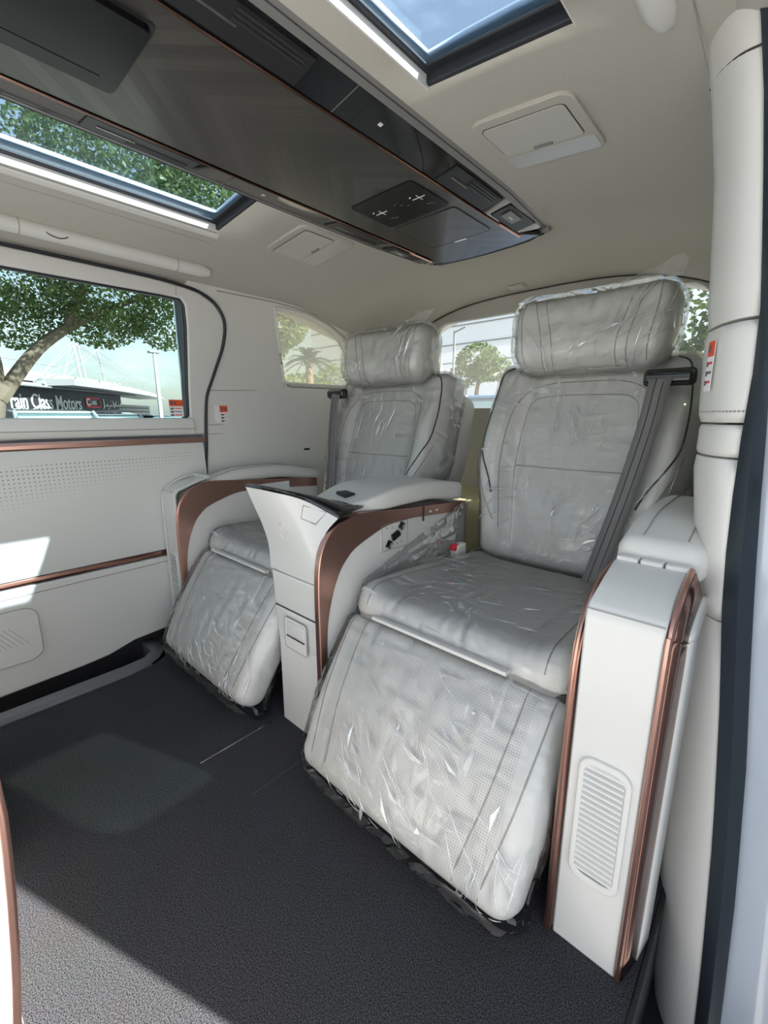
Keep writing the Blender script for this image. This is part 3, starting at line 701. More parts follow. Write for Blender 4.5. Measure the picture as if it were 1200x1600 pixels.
def make_seat(cx, side):
    """side +1: belt and door on +x; -1 mirrored"""
    near = side > 0
    root = thing('captain_seat', (cx, .35, 0), 'near captain seat in ivory leather still under clear plastic film, beside the door pillar' if near else
                 'far captain seat in ivory leather under clear plastic film, beside the far window', 'seat', 'two ivory captain seats')
    # backrest
    bt = V((0, .27, .963)); bn = V((0, -.963, .27))
    B = Cushion((cx, .585, .37), bt, bn, .277, .612, .13, .046, back_width, back_bulge)
    bk = B.mesh('backrest', 'leather_back', root, (26, 30, 3))
    inner = [(-.150, .06), (-.152, .28), (-.148, .45), (-.135, .49), (-.10, .505), (0, .508), (.10, .505), (.135, .49), (.148, .45), (.152, .28), (.150, .06)]
    B.seam('panel_seam', inner, bk, .0015)
    B.seam('cross_seam', [(-.151, .295), (0, .293), (.151, .295)], bk, .0016)
    B.seam('outer_seam', [(-.185, .10), (-.188, .40), (-.17, .50), (-.11, .54), (0, .546), (.11, .54), (.17, .50), (.188, .40), (.185, .10)], bk, .0014)
    for q in (-1, 1):
        B.seam('piping', [(q*.215, .598), (q*.245, .575), (q*.256, .50), (q*.258, .42), (q*.250, .34), (q*.215, .25), (q*.205, .20)], bk, .0024, 'seam_dark')
        B.seam('bolster_seam', [(q*.262, .34), (q*.235, .20), (q*.20, .12)], bk, .0014)
    # shell behind the cushion
    Sh = Cushion((cx, .655, .36), bt, bn, .285, .56, .14, .05, back_width)
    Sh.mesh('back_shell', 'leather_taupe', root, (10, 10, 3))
    # headrest
    Hd = Cushion((cx+.008, .665, .920), V((0, .03, 1)), V((0, -1, .03)), .203, .205, .13, .055,
                 lambda t: .96+.05*sstep(0, .6, t), lambda a, t: -.012*math.exp(-(a/.45)**2)+.012*math.exp(-((t-.35)/.3)**2)+.018*sstep(.5, .9, abs(a)))
    hd = Hd.mesh('headrest', 'leather', root, (18, 12, 4))
    for q in (-1, 1):
        Hd.seam('headrest_seam', [(q*.085, .004), (q*.083, .07), (q*.098, .14), (q*.118, .201)], hd, .0013)
        Hd.seam('headrest_seam', [(q*.112, .004), (q*.110, .07), (q*.124, .14), (q*.142, .20)], hd, .0013)
        Hd.seam('headrest_seam', [(q*.160, .015), (q*.162, .09), (q*.168, .15), (q*.166, .19)], hd, .0013)
    # cushion
    def cw(t): return 1-.03*sstep(.6, 1, t)
    def cb(a, t): return .020*sstep(.55, .9, abs(a))*(1-.3*t)-.020*sstep(.2, 1., t)+.004
    Cu = Cushion((cx, .062, .405), V((0, 1, -.02)), V((0, .02, 1)), .260, .55, .115, .052, cw, cb)
    cu = Cu.mesh('seat_cushion', 'leather_seat', root, (24, 26, 3))
    for q in (-1, 1):
        Cu.seam('cushion_seam', [(q*.205, .003), (q*.205, .06), (q*.20, .2), (q*.19, .45)], cu, .0014)
        Cu.seam('cushion_seam', [(q*.240, .008), (q*.245, .06), (q*.238, .2), (q*.225, .45)], cu, .0014)
    # footrest
    ft = V((0, -.18, -.285)).normalized(); fn_ = V((0, ft.z, -ft.y)); fn_ = -fn_ if fn_.y > 0 else fn_
    Fo = Cushion((cx, .062, .365), ft, fn_, .258, .345, .085, .036, lambda t: 1-.03*sstep(.5, 1., t), lambda a, t: .012*(1-a*a)+.014*math.sin(PI*min(1, t*1.05))*.8)
    fo = Fo.mesh('footrest', 'leather_foot', root, (24, 22, 2))
    for q in (-1, 1):
        Fo.seam('footrest_seam', [(q*.188, .003), (q*.185, .08), (q*.175, .2), (q*.158, .33)], fo, .0014)
        Fo.seam('footrest_seam', [(q*.232, .006), (q*.230, .08), (q*.220, .2), (q*.205, .33)], fo, .0014)
    b = MB(); b.tube([(cx-.245, .075, .352), (cx+.26, .075, .352)], .011, 8); b.build('hinge_bar', 'black', root)
    b = MB(); b.prism(rrect(-.008, .008, -.004, .004, .003, 3), lambda u, v, w: V((w, .046+u, .372+v)), cx-.165, cx+.15); b.build('hinge_flap', 'leather', root)
    rbox('seat_base', (cx, .36, .17), (.235, .24, .155), .02, 'black', root)
    for q in (-1, 1):
        b = MB(); b.tube([(cx+q*.22, .10, .30), (cx+q*.22, -.01, .16), (cx+q*.22, .06, .08)], .012, 6); b.build('footrest_link', 'black', root)
    # films -------------------------------------------------------------
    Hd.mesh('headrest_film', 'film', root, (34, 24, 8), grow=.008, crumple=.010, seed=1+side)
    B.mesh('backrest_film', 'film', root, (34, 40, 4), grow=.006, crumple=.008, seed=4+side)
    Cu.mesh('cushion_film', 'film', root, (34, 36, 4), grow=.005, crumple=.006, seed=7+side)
    sd_ = 11 if near else 57; h_ = 1.57
    creases(Hd, root, 70, sd_, [(-.13, .06, .03, 2.2, .05), (-.10, .03, .03, 1.0, .06), (.02, .05, .03, .5, .06), (.10, .05, .03, 1.0, .10), (.13, .09, .03, .9, .11), (-.02, .12, .05, .4, .05), (0, .01, .08, 0., .05)], off=.019, r=.0012)
    creases(B, root, 105, sd_+1, [(-.05, .40, .03, h_, .10), (.03, .38, .03, h_, .08), (.0, .42, .05, h_+.2, .06), (-.20, .28, .03, .6, .06), (-.21, .18, .03, .8, .08), (-.03, .16, .03, h_, .09), (.10, .08, .03, .7, .09), (.13, .12, .03, 1.2, .06), (.20, .20, .03, h_, .08), (-.17, .48, .03, 2.4, .07)], off=.016, r=.0011)
    creases(Cu, root, 60, sd_+2, [(-.10, .12, .05, .7, .06), (.0, .08, .06, -.3, .06), (.08, .16, .06, .3, .06), (-.18, .30, .04, .9, .07), (.12, .30, .05, .4, .07)], off=.008, r=.0007)
    creases(Fo, root, 120, sd_+3, [(-.13, .20, .04, .9, .07), (-.06, .17, .05, .7, .09), (0, .22, .05, .8, .08), (.06, .25, .04, .7, .07), (-.10, .28, .04, .6, .06), (.10, .10, .05, .5, .05), (.21, .22, .03, 1.2, .09), (.20, .30, .03, 1.4, .06), (-.02, .06, .06, .4, .06)], off=.011, r=.0007)
    def sag(P, q):
        k = sstep(.09, .175, q.y)
        if q.z < -.01: P = P+V((0, .012, -.03))*k
        return P+V((0, 0, -.014-.012*abs(noise.noise(V((q.x*30, side*3, 0)))))) *k
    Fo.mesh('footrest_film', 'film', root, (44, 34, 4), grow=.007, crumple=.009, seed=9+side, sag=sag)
    # loose film ends
    b = MB(); n1, n2 = 36, 6
    for j in range(n2+1):
        for i in range(n1+1):
            u = i/n1; v = j/n2
            x = cx-.25+.50*u; nn = noise.noise(V((u*9, v*2, side)))
            P = Fo.pt(x-cx, .345, -.05)+V((0, .01+.02*v+.018*nn*v+.01*math.sin(u*37)*v, -.060*v*(.5+.6*abs(noise.noise(V((u*5, 0, side*2+1)))))))
            b.v.append(P)
    b.f = [(j*(n1+1)+i, j*(n1+1)+i+1, (j+1)*(n1+1)+i+1, (j+1)*(n1+1)+i) for j in range(n2) for i in range(n1)]
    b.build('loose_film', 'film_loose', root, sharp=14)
    b = MB(); n1, n2 = 26, 6                                     # tail of film by the outer lower corner
    for j in range(n2+1):
        for i in range(n1+1):
            u = i/n1; v = j/n2; nn = noise.noise(V((u*4, v*5, 7+side)))
            b.v.append(V((cx+side*(.225+.022*v*math.sin(u*3)+.012*nn), -.08+.16*u, .15-.11*v*(.45+.6*u)+.02*nn*v)))
    b.f = [(j*(n1+1)+i, j*(n1+1)+i+1, (j+1)*(n1+1)+i+1, (j+1)*(n1+1)+i) for j in range(n2) for i in range(n1)]
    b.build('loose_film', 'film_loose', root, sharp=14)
    b = MB(); n1, n2 = 22, 10                                   # film pulled up against the console side
    for j in range(n2+1):
        for i in range(n1+1):
            u = i/n1; v = j/n2; nn = noise.noise(V((u*5, v*5, 3+side)))
            y = .10+.46*u; z0 = .395; z1 = .42+.135*u
            b.v.append(V((cx-side*(.262-.006*v-.008*nn), y, z0+(z1-z0)*v)))
    b.f = [(j*(n1+1)+i, j*(n1+1)+i+1, (j+1)*(n1+1)+i+1, (j+1)*(n1+1)+i) for j in range(n2) for i in range(n1)]
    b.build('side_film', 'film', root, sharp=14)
    b = MB(); n1, n2 = 24, 5                                    # crinkled ears of film over the headrest
    for j in range(n2+1):
        for i in range(n1+1):
            u = i/n1; v = j/n2; nn = noise.noise(V((u*8, v*4, 11+side)))
            x = -.195+.40*u; pk = .010+.040*sstep(.55, 1, u)
            b.v.append(V((cx+.008+x, .675+.02*nn+.05*v, 1.125+pk*v*(1+.5*nn)-.01*(abs(x)/.2)**4)))
    b.f = [(j*(n1+1)+i, j*(n1+1)+i+1, (j+1)*(n1+1)+i+1, (j+1)*(n1+1)+i) for j in range(n2) for i in range(n1)]
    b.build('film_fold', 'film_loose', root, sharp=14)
    # belt: guide on the outer shoulder, webbing down to the outer hip
    gx = cx+side*.218
    rbox('belt_guide', (gx, .648, .890), (.050, .014, .016), .010, 'gloss_black', root)
    rbox('belt_guide_rim', (gx, .654, .890), (.054, .012, .020), .011, 'black', root)
    b = MB(); path = catmull([(gx-side*.012, .640, .894), (gx-side*.015, .626, .87), (gx-side*.022, .606, .78), (gx-side*.040, .578, .65), (gx-side*.060, .548, .53), (gx-side*.075, .518, .44), (gx-side*.08, .50, .40)], 6)
    b.ribbon(path, V((1, 0, .12*side)).normalized(), .0235); b.build('belt_webbing', 'belt', root, solid=.0015)
    b = MB()
    for e in (-.008, .008): b.ribbon([p+V((e, -.0012, 0)) for p in path], V((1, 0, 0)), .0012)
    b.build('belt_stripe', 'seam_dark', root)
    # buckle on the inner hip
    bx = cx-side*.232
    rbox('belt_buckle', (bx, .478, .412), (.014, .024, .020), .006, 'ivory', root)
    rbox('buckle_button', (bx, .457, .425), (.010, .012, .009), .004, 'red', root)
    return root
make_seat(.372, 1); make_seat(-.362, -1)

# ================================================================== SIDE CONSOLES
ARC_OUT = [(-.018, .0), (-.018, .10), (-.018, .287), (-.018, .412), (-.012, .485), (.007, .530), (.042, .560), (.105, .576), (.20, .570), (.322, .560), (.50, .547), (.575, .541)]
ARC_IN = [(.004, .0), (.004, .10), (.002, .280), (.014, .371), (.041, .441), (.070, .476), (.104, .498), (.194, .526), (.26, .531), (.323, .531), (.50, .517), (.575, .511)]
def side_console(side, label):
    """arm console between seat and door: x from .640 (inner) to .757 (outer), mirrored by side"""
    root = thing('side_console', (side*.70, .25, 0), label, 'console', 'arm consoles by the doors')
    xi, xo = .640, .757
    def X(x): return side*x
    out = catmull([(a+.012, b, 0) for a, b in ARC_OUT], 3)
    prof = [(p.x, p.y) for p in out]+[(.587, .0)]
    m = MB(); m.prism(prof, lambda u, v, w: V((X(w), u, v)), xi+.008, xo-.012); m.build('body', 'ivory', root, bevel=.004)
    # front cover plate between the copper lines, bent over the top edge
    cov = [(-.012, .0), (-.014, .30), (-.015, .540), (-.012, .552), (-.003, .561), (.050, .580), (.098, .594)]
    c = [V((a, b, 0)) for a, b in cov]
    m = MB(); pr = [(p.x, p.y) for p in c]; pr2 = [(p.x+.010, p.y-.006) for p in reversed(c)]
    m.prism(pr+pr2, lambda u, v, w: V((X(w), u, v)), xi+.012, xo-.014); cover = m.build('front_cover', 'ivory_gloss', root, bevel=.003, sharp=50)
    m = MB(); m.tube([(X(xi+.013), -.0115, .5535), (X(xo-.015), -.0115, .5535)], .0009, 5); m.build('cover_joint', 'seam', cover)
    # hinge flaps
    for i in range(3):
        a = xi+.014+.031*i; rbox('hinge_flap', (X(a+.0145), .107, .594), (.0143, .009, .006), .003, 'ivory_gloss', root)
    # copper band on the inner face, and copper lines on both edges
    co, ci = catmull([(a, b, 0) for a, b in ARC_OUT], 4), catmull([(a, b, 0) for a, b in ARC_IN], 4)
    n = min(len(co), len(ci)); co, ci = co[:n], ci[:n]
    m = MB(); vv = []; ff = []
    for p, q in zip(co, ci):
        vv += [V((X(xi-.001), p.x+.004, p.y)), V((X(xi-.001), q.x, q.y)), V((X(xi+.010), q.x, q.y)), V((X(xi+.010), p.x, p.y))]
    for i in range(n-1):
        for k in range(4): ff.append((4*i+k, 4*i+(k+1) % 4, 4*i+4+(k+1) % 4, 4*i+4+k))
    m.add(vv, ff); o = m.build('copper_band', 'copper', root, sharp=50); o['label'] = 'curved copper trim band'
    m = MB(); m.prism([(p.x, p.y) for p in ci]+[(.575, 0)], lambda u, v, w: V((X(w), u, v)), xi+.002, xi+.012); m.build('inner_panel', 'ivory', root)
    m = MB(); m.tube([V((X(xi+.005), p.x+.002, p.y+.001)) for p in co], .0034, 7); m.build('edge_line', 'copper', root)
    lo = [(-.014, .004), (-.014, .15), (-.014, .50), (-.006, .537), (.008, .560), (.055, .5835), (.105, .594)]
    m = MB(); m.tube([V((X(xo-.010), p.x-.001, p.y+.002)) for p in catmull([(a, b, 0) for a, b in lo], 4)], .0040, 7); m.build('edge_line', 'copper' if side > 0 else 'ivory', root)
    # outer face: dark copper band, then white rim
    oo = catmull([(a, b, 0) for a, b in lo], 4); vv = []; ff = []
    for p in oo:
        t = sstep(.5, .6, p.y); d = V((.045*(1-t)+.010*t, -.035*t, 0)); q = p+d
        vv += [V((X(xo-.006), p.x, p.y)), V((X(xo+.004), q.x, max(.0, q.y)))]
    for i in range(len(oo)-1): ff.append((2*i, 2*i+1, 2*i+3, 2*i+2))
    m = MB(); m.add(vv, ff); o = m.build('outer_band', 'copper_dark' if side > 0 else 'ivory', root, solid=.002)
    vv2 = []
    for i, p in enumerate(oo):
        q = vv[2*i+1]; vv2 += [q, q+V((X(.006), .045, -.010 if q.z > .3 else 0))]
    m = MB(); m.add(vv2, ff); m.build('outer_rim', 'ivory', root, solid=.003)
    # vent in the front cover
    vx0, vx1, vz0, vz1 = xi+.026, xi+.093, .137, .342
    fr = rrect(vx0, vx1, vz0, vz1, .020, 5); inn = rrect(vx0+.008, vx1-.008, vz0+.012, vz1-.010, .014, 5)
    vent = plate('vent_frame', fr, [inn], lambda u, v, w: V((X(u), -.020+w, v)), .008, 'ivory_gloss', root, bevel=.002)
    plate('vent_back', inn, [], lambda u, v, w: V((X(u), -.0155+w, v)), .0005, 'grey_trim', vent)
    nsl = 19
    if side > 0:
        for i in range(nsl):
            z = vz0+.018+(vz1-vz0-.034)*i/(nsl-1)
            b = MB(); y0 = -.0205
            b.add([(X(vx0+.008), y0, z), (X(vx1-.008), y0, z), (X(vx1-.008), y0, z+.0034), (X(vx0+.008), y0, z+.0034), (X(vx0+.008), -.0150, z+.004), (X(vx1-.008), -.0150, z+.004), (X(vx1-.008), -.0150, z+.0068), (X(vx0+.008), -.0150, z+.0068)],
                  [(0, 1, 2, 3), (3, 2, 6, 7), (0, 4, 5, 1), (4, 7, 6, 5), (0, 3, 7, 4), (1, 5, 6, 2)]); b.build('vent_slat', 'ivory_gloss', vent, smooth=False)
    else:
        for i in range(nsl):
            z = vz0+.018+(vz1-vz0-.034)*i/(nsl-1)
            b = MB(); b.box((X(vx1-.008), -.0205, z), (X(vx0+.008), -.0155, z+.005)); b.build('vent_slat', 'ivory_gloss', vent, smooth=False)
    # padded arm rest
    def padfn(p):
        t = (p.y+.245)/.49
        return V((p.x, p.y, p.z+.010*math.sin(PI*t)-.022*sstep(.55, 1, t)+.016*sstep(.02, .25, t)-.010-.25*abs(p.x)**2/.06*.05))
    pz = .605 if side > 0 else .572
    pts, fs_ = rbox_data(.058, .245, .030 if side > 0 else .025, .024, 4, 14, 1, 4)
    mk('arm_pad', [padfn(q)+V((X(.704), .362, pz)) for q, p in pts], fs_, 'leather', root, sharp=70)
    for e in (-.026, .030):
        b = MB(); b.tube([padfn(V((e, y, .0309 if side > 0 else .0259)))+V((X(.704), .362, pz)) for y in [-.225+.45*i/20 for i in range(21)]], .0012, 5); b.build('pad_seam', 'seam', root)
    return root
side_console(1, 'near arm console with copper edging and a large slatted vent, beside the door pillar')
side_console(-1, 'far arm console with curved copper band, against the far sliding door')

# ================================================================== CENTRE CONSOLE
cc = thing('centre_console', (0, .25, 0), 'ivory centre console with copper bands and glossy black tray between the seats', 'console')
xw = .092
prof = [(p.x+.014, p.y-.004) for p in catmull([(a, b, 0) for a, b in ARC_OUT], 3)]+[(.575, 0)]
m = MB(); m.prism(prof, lambda u, v, w: V((w, u, v)), -xw+.006, xw-.006); m.build('body', 'ivory', cc)
for sd in (1,):
    co, ci = catmull([(a, b, 0) for a, b in ARC_OUT[1:]], 4), catmull([(a, b, 0) for a, b in ARC_IN[1:]], 4)
    vv = []; ff = []; n = min(len(co), len(ci))
    for p, q in zip(co, ci):
        k_ = xw if sd > 0 else xw-.014
        vv += [V((sd*(k_+.008), p.x+(.02 if sd < 0 else 0), p.y)), V((sd*(k_+.006), q.x+(.02 if sd < 0 else 0), q.y)), V((sd*(xw-.01), q.x, q.y)), V((sd*(xw-.01), p.x, p.y))]
    for i in range(n-1):
        for k in range(4): ff.append((4*i+k, 4*i+(k+1) % 4, 4*i+4+(k+1) % 4, 4*i+4+k))
    m = MB(); m.add(vv, ff); m.add([], []); o = m.build('copper_band', 'copper', cc, sharp=50); o['label'] = 'curved copper trim band'
    if sd > 0:
        m = MB(); m.tube([V((sd*(xw+.007), p.x, p.y)) for p in co[:22]], .0028, 6); m.build('band_edge', 'copper', cc)
    m = MB(); m.prism([(p.x+.001, p.y) for p in catmull([(a, b, 0) for a, b in ARC_IN], 4)]+[(.575, 0)], lambda u, v, w: V((w, u, v)), sd*(xw-.02), sd*(xw+.003)); m.build('side_panel', 'ivory', cc)
# bright section of the band towards the backrest
m = MB(); m.box((xw+.0055, .355, .515), (xw+.0098, .358, .560)); m.build('band_joint', 'seam_dark', cc)
for yy in (.385, .415): 
    m = MB(); m.box((xw+.0075, yy, .535), (xw+.0105, yy+.006, .540)); m.build('indicator', 'white_mark', cc)
# front lower block with drawers
def front_block(name, z0, z1, m_='ivory_gloss'):
    xl0, xl1 = -.097+.012*(1-z0/.43), -.097+.012*(1-z1/.43)
    y0, y1 = .018*(1-z0/.43), .018*(1-z1/.43)
    m = MB(); m.add([(xl0, y0-.012, z0), (.082, y0-.012, z0), (.082, .06, z0), (xl0, .06, z0), (xl1, y1-.012, z1), (.082, y1-.012, z1), (.082, .06, z1), (xl1, .06, z1)],
                    [(0, 3, 2, 1), (4, 5, 6, 7), (0, 1, 5, 4), (1, 2, 6, 5), (2, 3, 7, 6), (3, 0, 4, 7)])
    return m.build(name, m_, cc, bevel=.006, seg=3)
front_block('foot_block', .0, .042); dr = front_block('drawer', .044, .328); front_block('middle_block', .331, .425)
for z_ in (.3295, .4265, .043):
    m = MB(); m.box((-.093, -.0085+.012*(1-z_/.43), z_-.0016), (.080, .03, z_+.0016)); m.build('block_joint', 'seam_dark', cc)
m = MB(); m.tube([V((u, -.0128, v)) for u, v in rrect(-.049, .039, .231, .313, .008)], .0012, 5, closed=True); m.build('pull_outline', 'seam', dr)
plate('drawer_pull', rrect(-.048, .038, .232, .312, .008), [rrect(-.040, .030, .268, .304, .004)], lambda u, v, w: V((u, -.0132+w, v)), .003, 'ivory', dr, bevel=.0015)
rbox('pull_bar', (-.005, -.0115, .286), (.034, .003, .017), .002, 'ivory_gloss', dr)
m = MB(); m.box((-.041, -.0140, .262), (.031, -.0118, .2665)); m.build('pull_shadow', 'seam_dark', dr)
# flared head: left edge rises forward, right edge bends back into the copper band
left = [(-.100, -.010, .428), (-.100, -.013, .487), (-.101, -.026, .540), (-.103, -.045, .591), (-.105, -.063, .640)]
mid = [(-.02, -.012, .428), (-.02, -.016, .487), (-.02, -.026, .540), (-.02, -.040, .591), (-.02, -.052, .637)]
rt = [(.045, -.012, .428), (.045, -.015, .487), (.045, -.018, .535), (.045, -.014, .580), (.045, -.008, .619)]
rr_ = [(.084, -.012, .428), (.084, -.010, .480), (.084, .004, .520), (.086, .022, .550), (.095, .048, .576)]
rows = []
for k in range(5):
    rows.append(catmull([left[k], mid[k], rt[k], rr_[k]], 6))
rows2 = [catmull([rows[k][i] for k in range(5)], 4) for i in range(len(rows[0]))]
nI, nJ = len(rows2), len(rows2[0]); vv = [p for R in rows2 for p in R]; ff = [(i*nJ+j, i*nJ+j+1, (i+1)*nJ+j+1, (i+1)*nJ+j) for i in range(nI-1) for j in range(nJ-1)]
top = [R[-1] for R in rows2]
nb = len(vv)
backs = [V((p.x, .075+.02*max(0, p.x/.1), min(p.z, .598)-.004)) for p in top]
vv += backs
lb = [V((p.x, .06, p.z)) for p in rows2[0]]; nl = len(vv); vv += lb
ff += [(j, j+1, nl+j+1, nl+j) for j in range(nJ-1)]
head = mk('flared_head', vv, ff, 'ivory_gloss', cc, sharp=50)
m = MB(); vt = [p+V((0, .001, .001)) for p in top]+[p+V((0, .012, .004)) for p in top]+[V((p.x*.98, .13, .590)) for p in top]
nt_ = len(top); m.add(vt, [(k*nt_+i, k*nt_+i+1, (k+1)*nt_+i+1, (k+1)*nt_+i) for k in range(2) for i in range(nt_-1)])
m.build('black_tray', 'gloss_black', cc, solid=.004, sharp=60)
m = MB(); m.tube([p+V((0, .001, .002)) for p in top], .0035, 6); m.build('tray_edge', 'gloss_black', cc)
# diamond emblem recess and rectangular button on the flared head
def on_head(i, j): return rows2[i][j]
pe = [(-.035, .547), (-.012, .566), (.000, .540), (-.022, .520)]
def hy(x, z):
    best = min(((abs(p.x-x)+abs(p.z-z), p.y) for R in rows2 for p in R)); return best[1]
m = MB(); m.tube([V((x, hy(x, z)-.0012, z)) for x, z in pe], .0016, 5, closed=True); m.build('diamond_relief', 'ivory', cc)
pe = [(.045, .607), (.078, .590), (.070, .565), (.042, .578)]
m = MB(); m.tube([V((x, hy(x, z)-.002, z)) for x, z in pe], .0011, 5, closed=True); m.build('release_button', 'seam', cc)
# padded lid
def lidfn(p):
    t = (p.y+.235)/.47
    sc = .55+.45*math.sin(min(1, (t+.02)/.28)*PI/2)
    return V((p.x*sc, p.y, p.z*(.45+.55*sstep(0, .35, t))+.012*sstep(0, .4, t)-.020*sstep(.6, 1, t)))
pts, fs_ = rbox_data(.0985, .235, .026, .014, 6, 18, 1, 4)
lid = mk('arm_pad', [lidfn(q)+V((0, .325, .584)) for q, p in pts], fs_, 'leather', cc, sharp=70)
m = MB(); m.tube([lidfn(V((x, .0, .0245)))+V((0, .325, .584)) for x in [-.08+.16*i/12 for i in range(13)]], .0012, 5); m.build('pad_seam', 'seam', cc)
m = MB(); m.prism([(-.030, .150), (.022, .135), (.030, .165), (-.022, .182)], lambda u, v, w: V((u, v, w)), .590, .6105); m.build('cup_recess', 'black', cc, bevel=.003)
# seat switch panel on the near side
sw = plate('switch_panel', rrect(.188, .290, .462, .532, .006), [], lambda u, v, w: V((xw+.003+w, u, v+.02*(u-.24)*-.4)), .0025, 'ivory_gloss', cc, bevel=.001)
m = MB(); m.tube([V((xw+.0058, u, v-.008*(u-.24))) for u, v in rrect(.188, .290, .462, .532, .006)], .0009, 5, closed=True); m.build('panel_outline', 'seam', sw)
def bar2(name, pts2, r, m_):
    b = MB(); b.tube([V((xw+.0075, u, v)) for u, v in pts2], r, 8); return b.build(name, m_, sw)
bar2('seat_switch', [(.257, .512), (.268, .526)], .0085, 'gloss_black'); bar2('seat_switch', [(.226, .493), (.250, .502)], .0095, 'gloss_black'); bar2('seat_switch', [(.208, .470), (.219, .486)], .0085, 'gloss_black')
for u, v in ((.205, .520), (.225, .518), (.262, .475), (.245, .471)):
    b = MB(); b.box((xw+.0055, u, v), (xw+.0062, u+.006, v+.004)); b.build('switch_symbol', 'seam', sw)
for u, v in ((.262, .519), (.213, .478)):
    b = MB(); b.tube([V((xw+.0155, u-.004, v-.005)), V((xw+.0155, u+.004, v+.005))], .003, 6); b.build('switch_insert', 'rail_grey', sw)

# ================================================================== CEILING CONSOLE
ck = thing('ceiling_console', (.02, .1, 1.34), 'long dark wood ceiling console with folded screen between the sunroofs', 'ceiling console')
ZC = 1.312; CX = .018
def rear_trim(x): return .772-.55*(x-CX)**2
def tapered(y): return 1.
# veneer panel
yl = [YF+.05, -.6, -.3, 0, .3, .5, .65]
poly = [(-.155, YF+.05), (.147, YF+.05), (.147, .69), (.205, .752), (.10, .772), (.018, .778), (-.08, .780), (-.172, .778), (-.150, .69)]
plate('veneer_panel', poly, [], lambda u, v, w: V((u, v, ZC+w)), .012, 'wood', ck, bevel=.002)
for sd, xa in ((-1, -.157), (1, .149)):
    m = MB(); m.tube([(xa, YF+.05, ZC-.001), (xa, .62, ZC-.001)], .0024, 6); m.build('copper_line', 'copper_dark', ck)
    # black rail that slopes up and outwards
    x1 = xa+sd*.074; n = 12; vv = []; ff = []
    for i in range(n+1):
        y = YF+.05+(.735-YF-.05)*i/n; e = sstep(.45, .735, y); vv += [V((xa+sd*.003, y, ZC+.001)), V((x1-sd*.010*e, y, ZC+.011)), V((x1-sd*.010*e, y, ZC+.03)), V((xa, y, ZC+.03))]
    for i in range(n):
        for k in range(4): ff.append((4*i+k, 4*i+(k+1) % 4, 4*i+4+(k+1) % 4, 4*i+4+k))
    m = MB(); m.add(vv, ff+[(0, 1, 2, 3), (4*n, 4*n+3, 4*n+2, 4*n+1)]); rail = m.build('side_rail', 'gloss_black', ck, sharp=40)
    # grey flank
    m = MB(); vv = []
    for i in range(n+1):
        y = YF+.05+(.755-YF-.05)*i/n; tap = .022*sstep(.5, .755, y)
        vv += [V((x1-sd*tap, y, ZC+.010)), V((x1+sd*(.018-tap), y, ZC+.014)), V((x1+sd*(.038-tap), y, ZC+.032)), V((x1-sd*tap, y, ZC+.040))]
    m.add(vv, ff+[(0, 1, 2, 3), (4*n, 4*n+3, 4*n+2, 4*n+1)]); m.build('flank', 'rail_grey', ck, sharp=40)
    m = MB(); m.tube([(x1+sd*.014, YF+.05, ZC+.0125), (x1+sd*.014, .5, ZC+.0125), (x1-sd*.004, .74, ZC+.0125)], .001, 5); m.build('flank_joint', 'seam_dark', ck)
    # vent outlet, switch, reading spot on the rail
    def onrail(a, y, h=0.): return V((xa+sd*(.003+.071*a), y, ZC+.001+.010*a-h))
    def rq(name, a0, a1, y0, y1, h, m_, par=rail):
        b = MB(); b.add([onrail(a0, y0, h), onrail(a1, y0, h), onrail(a1, y1, h), onrail(a0, y1, h), onrail(a0, y0, -.004), onrail(a1, y0, -.004), onrail(a1, y1, -.004), onrail(a0, y1, -.004)],
                        [(0, 1, 2, 3), (4, 7, 6, 5), (0, 4, 5, 1), (1, 5, 6, 2), (2, 6, 7, 3), (3, 7, 4, 0)]); return b.build(name, m_, par, smooth=False)
    for y0, ln in ((.30, .20), (-.28, .20)):
        v = rq('vent_outlet', .08, .88, y0, y0+ln, .0025, 'black'); rq('vent_knob', .45, .50, y0+.02, y0+.085, .004, 'chrome', v)
        for a in (.55, .66, .77): rq('vent_blade', a, a+.05, y0+.075, y0+ln-.012, .004, 'grey_dark', v)
    s = rq('switch_plate', .12, .90, .54, .685, .0022, 'black'); rq('switch_button', .35, .75, .565, .625, .0055, 'rail_grey', s); rq('switch_mark', .50, .56, .585, .605, .0062, 'white_mark', s)
    rq('spot_mark', .45, .55, .085, .093, .0012, 'white_mark'); rq('panel_gap', .02, .98, .0, .002, .0008, 'grey_trim')
    m = MB(); m.tube([(xa+sd*.004, .60, ZC-.002), (xa+sd*.006, .72, ZC-.001)], .0035, 6); m.build('end_accent', 'copper', ck)
# rear rim
m = MB(); p1 = [V((x, rear_trim(x)+(.01 if abs(x-CX) < .15 else 0), ZC+.001)) for x in [CX-.195+.39*i/16 for i in range(17)]]
m.tube(p1, .0028, 6); m.build('rear_line', 'black', ck)
vv = []; ff = []
xs_ = [CX-.212+.424*i/18 for i in range(19)]
for x in xs_:
    e = sstep(.12, .212, abs(x-CX)); y = rear_trim(x)+.006-.004*e
    vv += [V((x, y, ZC+.001)), V((x*1.0, y+.014, ZC+.010)), V((x, y+.022, ZC+.04)), V((x, y-.02, ZC+.04))]
for i in range(18):
    for k in range(4): ff.append((4*i+k, 4*i+(k+1) % 4, 4*i+4+(k+1) % 4, 4*i+4+k))
m = MB(); m.add(vv, ff+[(0, 1, 2, 3), (72, 75, 74, 73)]); m.build('rear_rim', 'rail_grey', ck, sharp=50)
m = MB(); m.box((-.21, YF+.05, ZC+.012), (.21, .73, ZC+.03)); m.build('backing', 'black', ck)
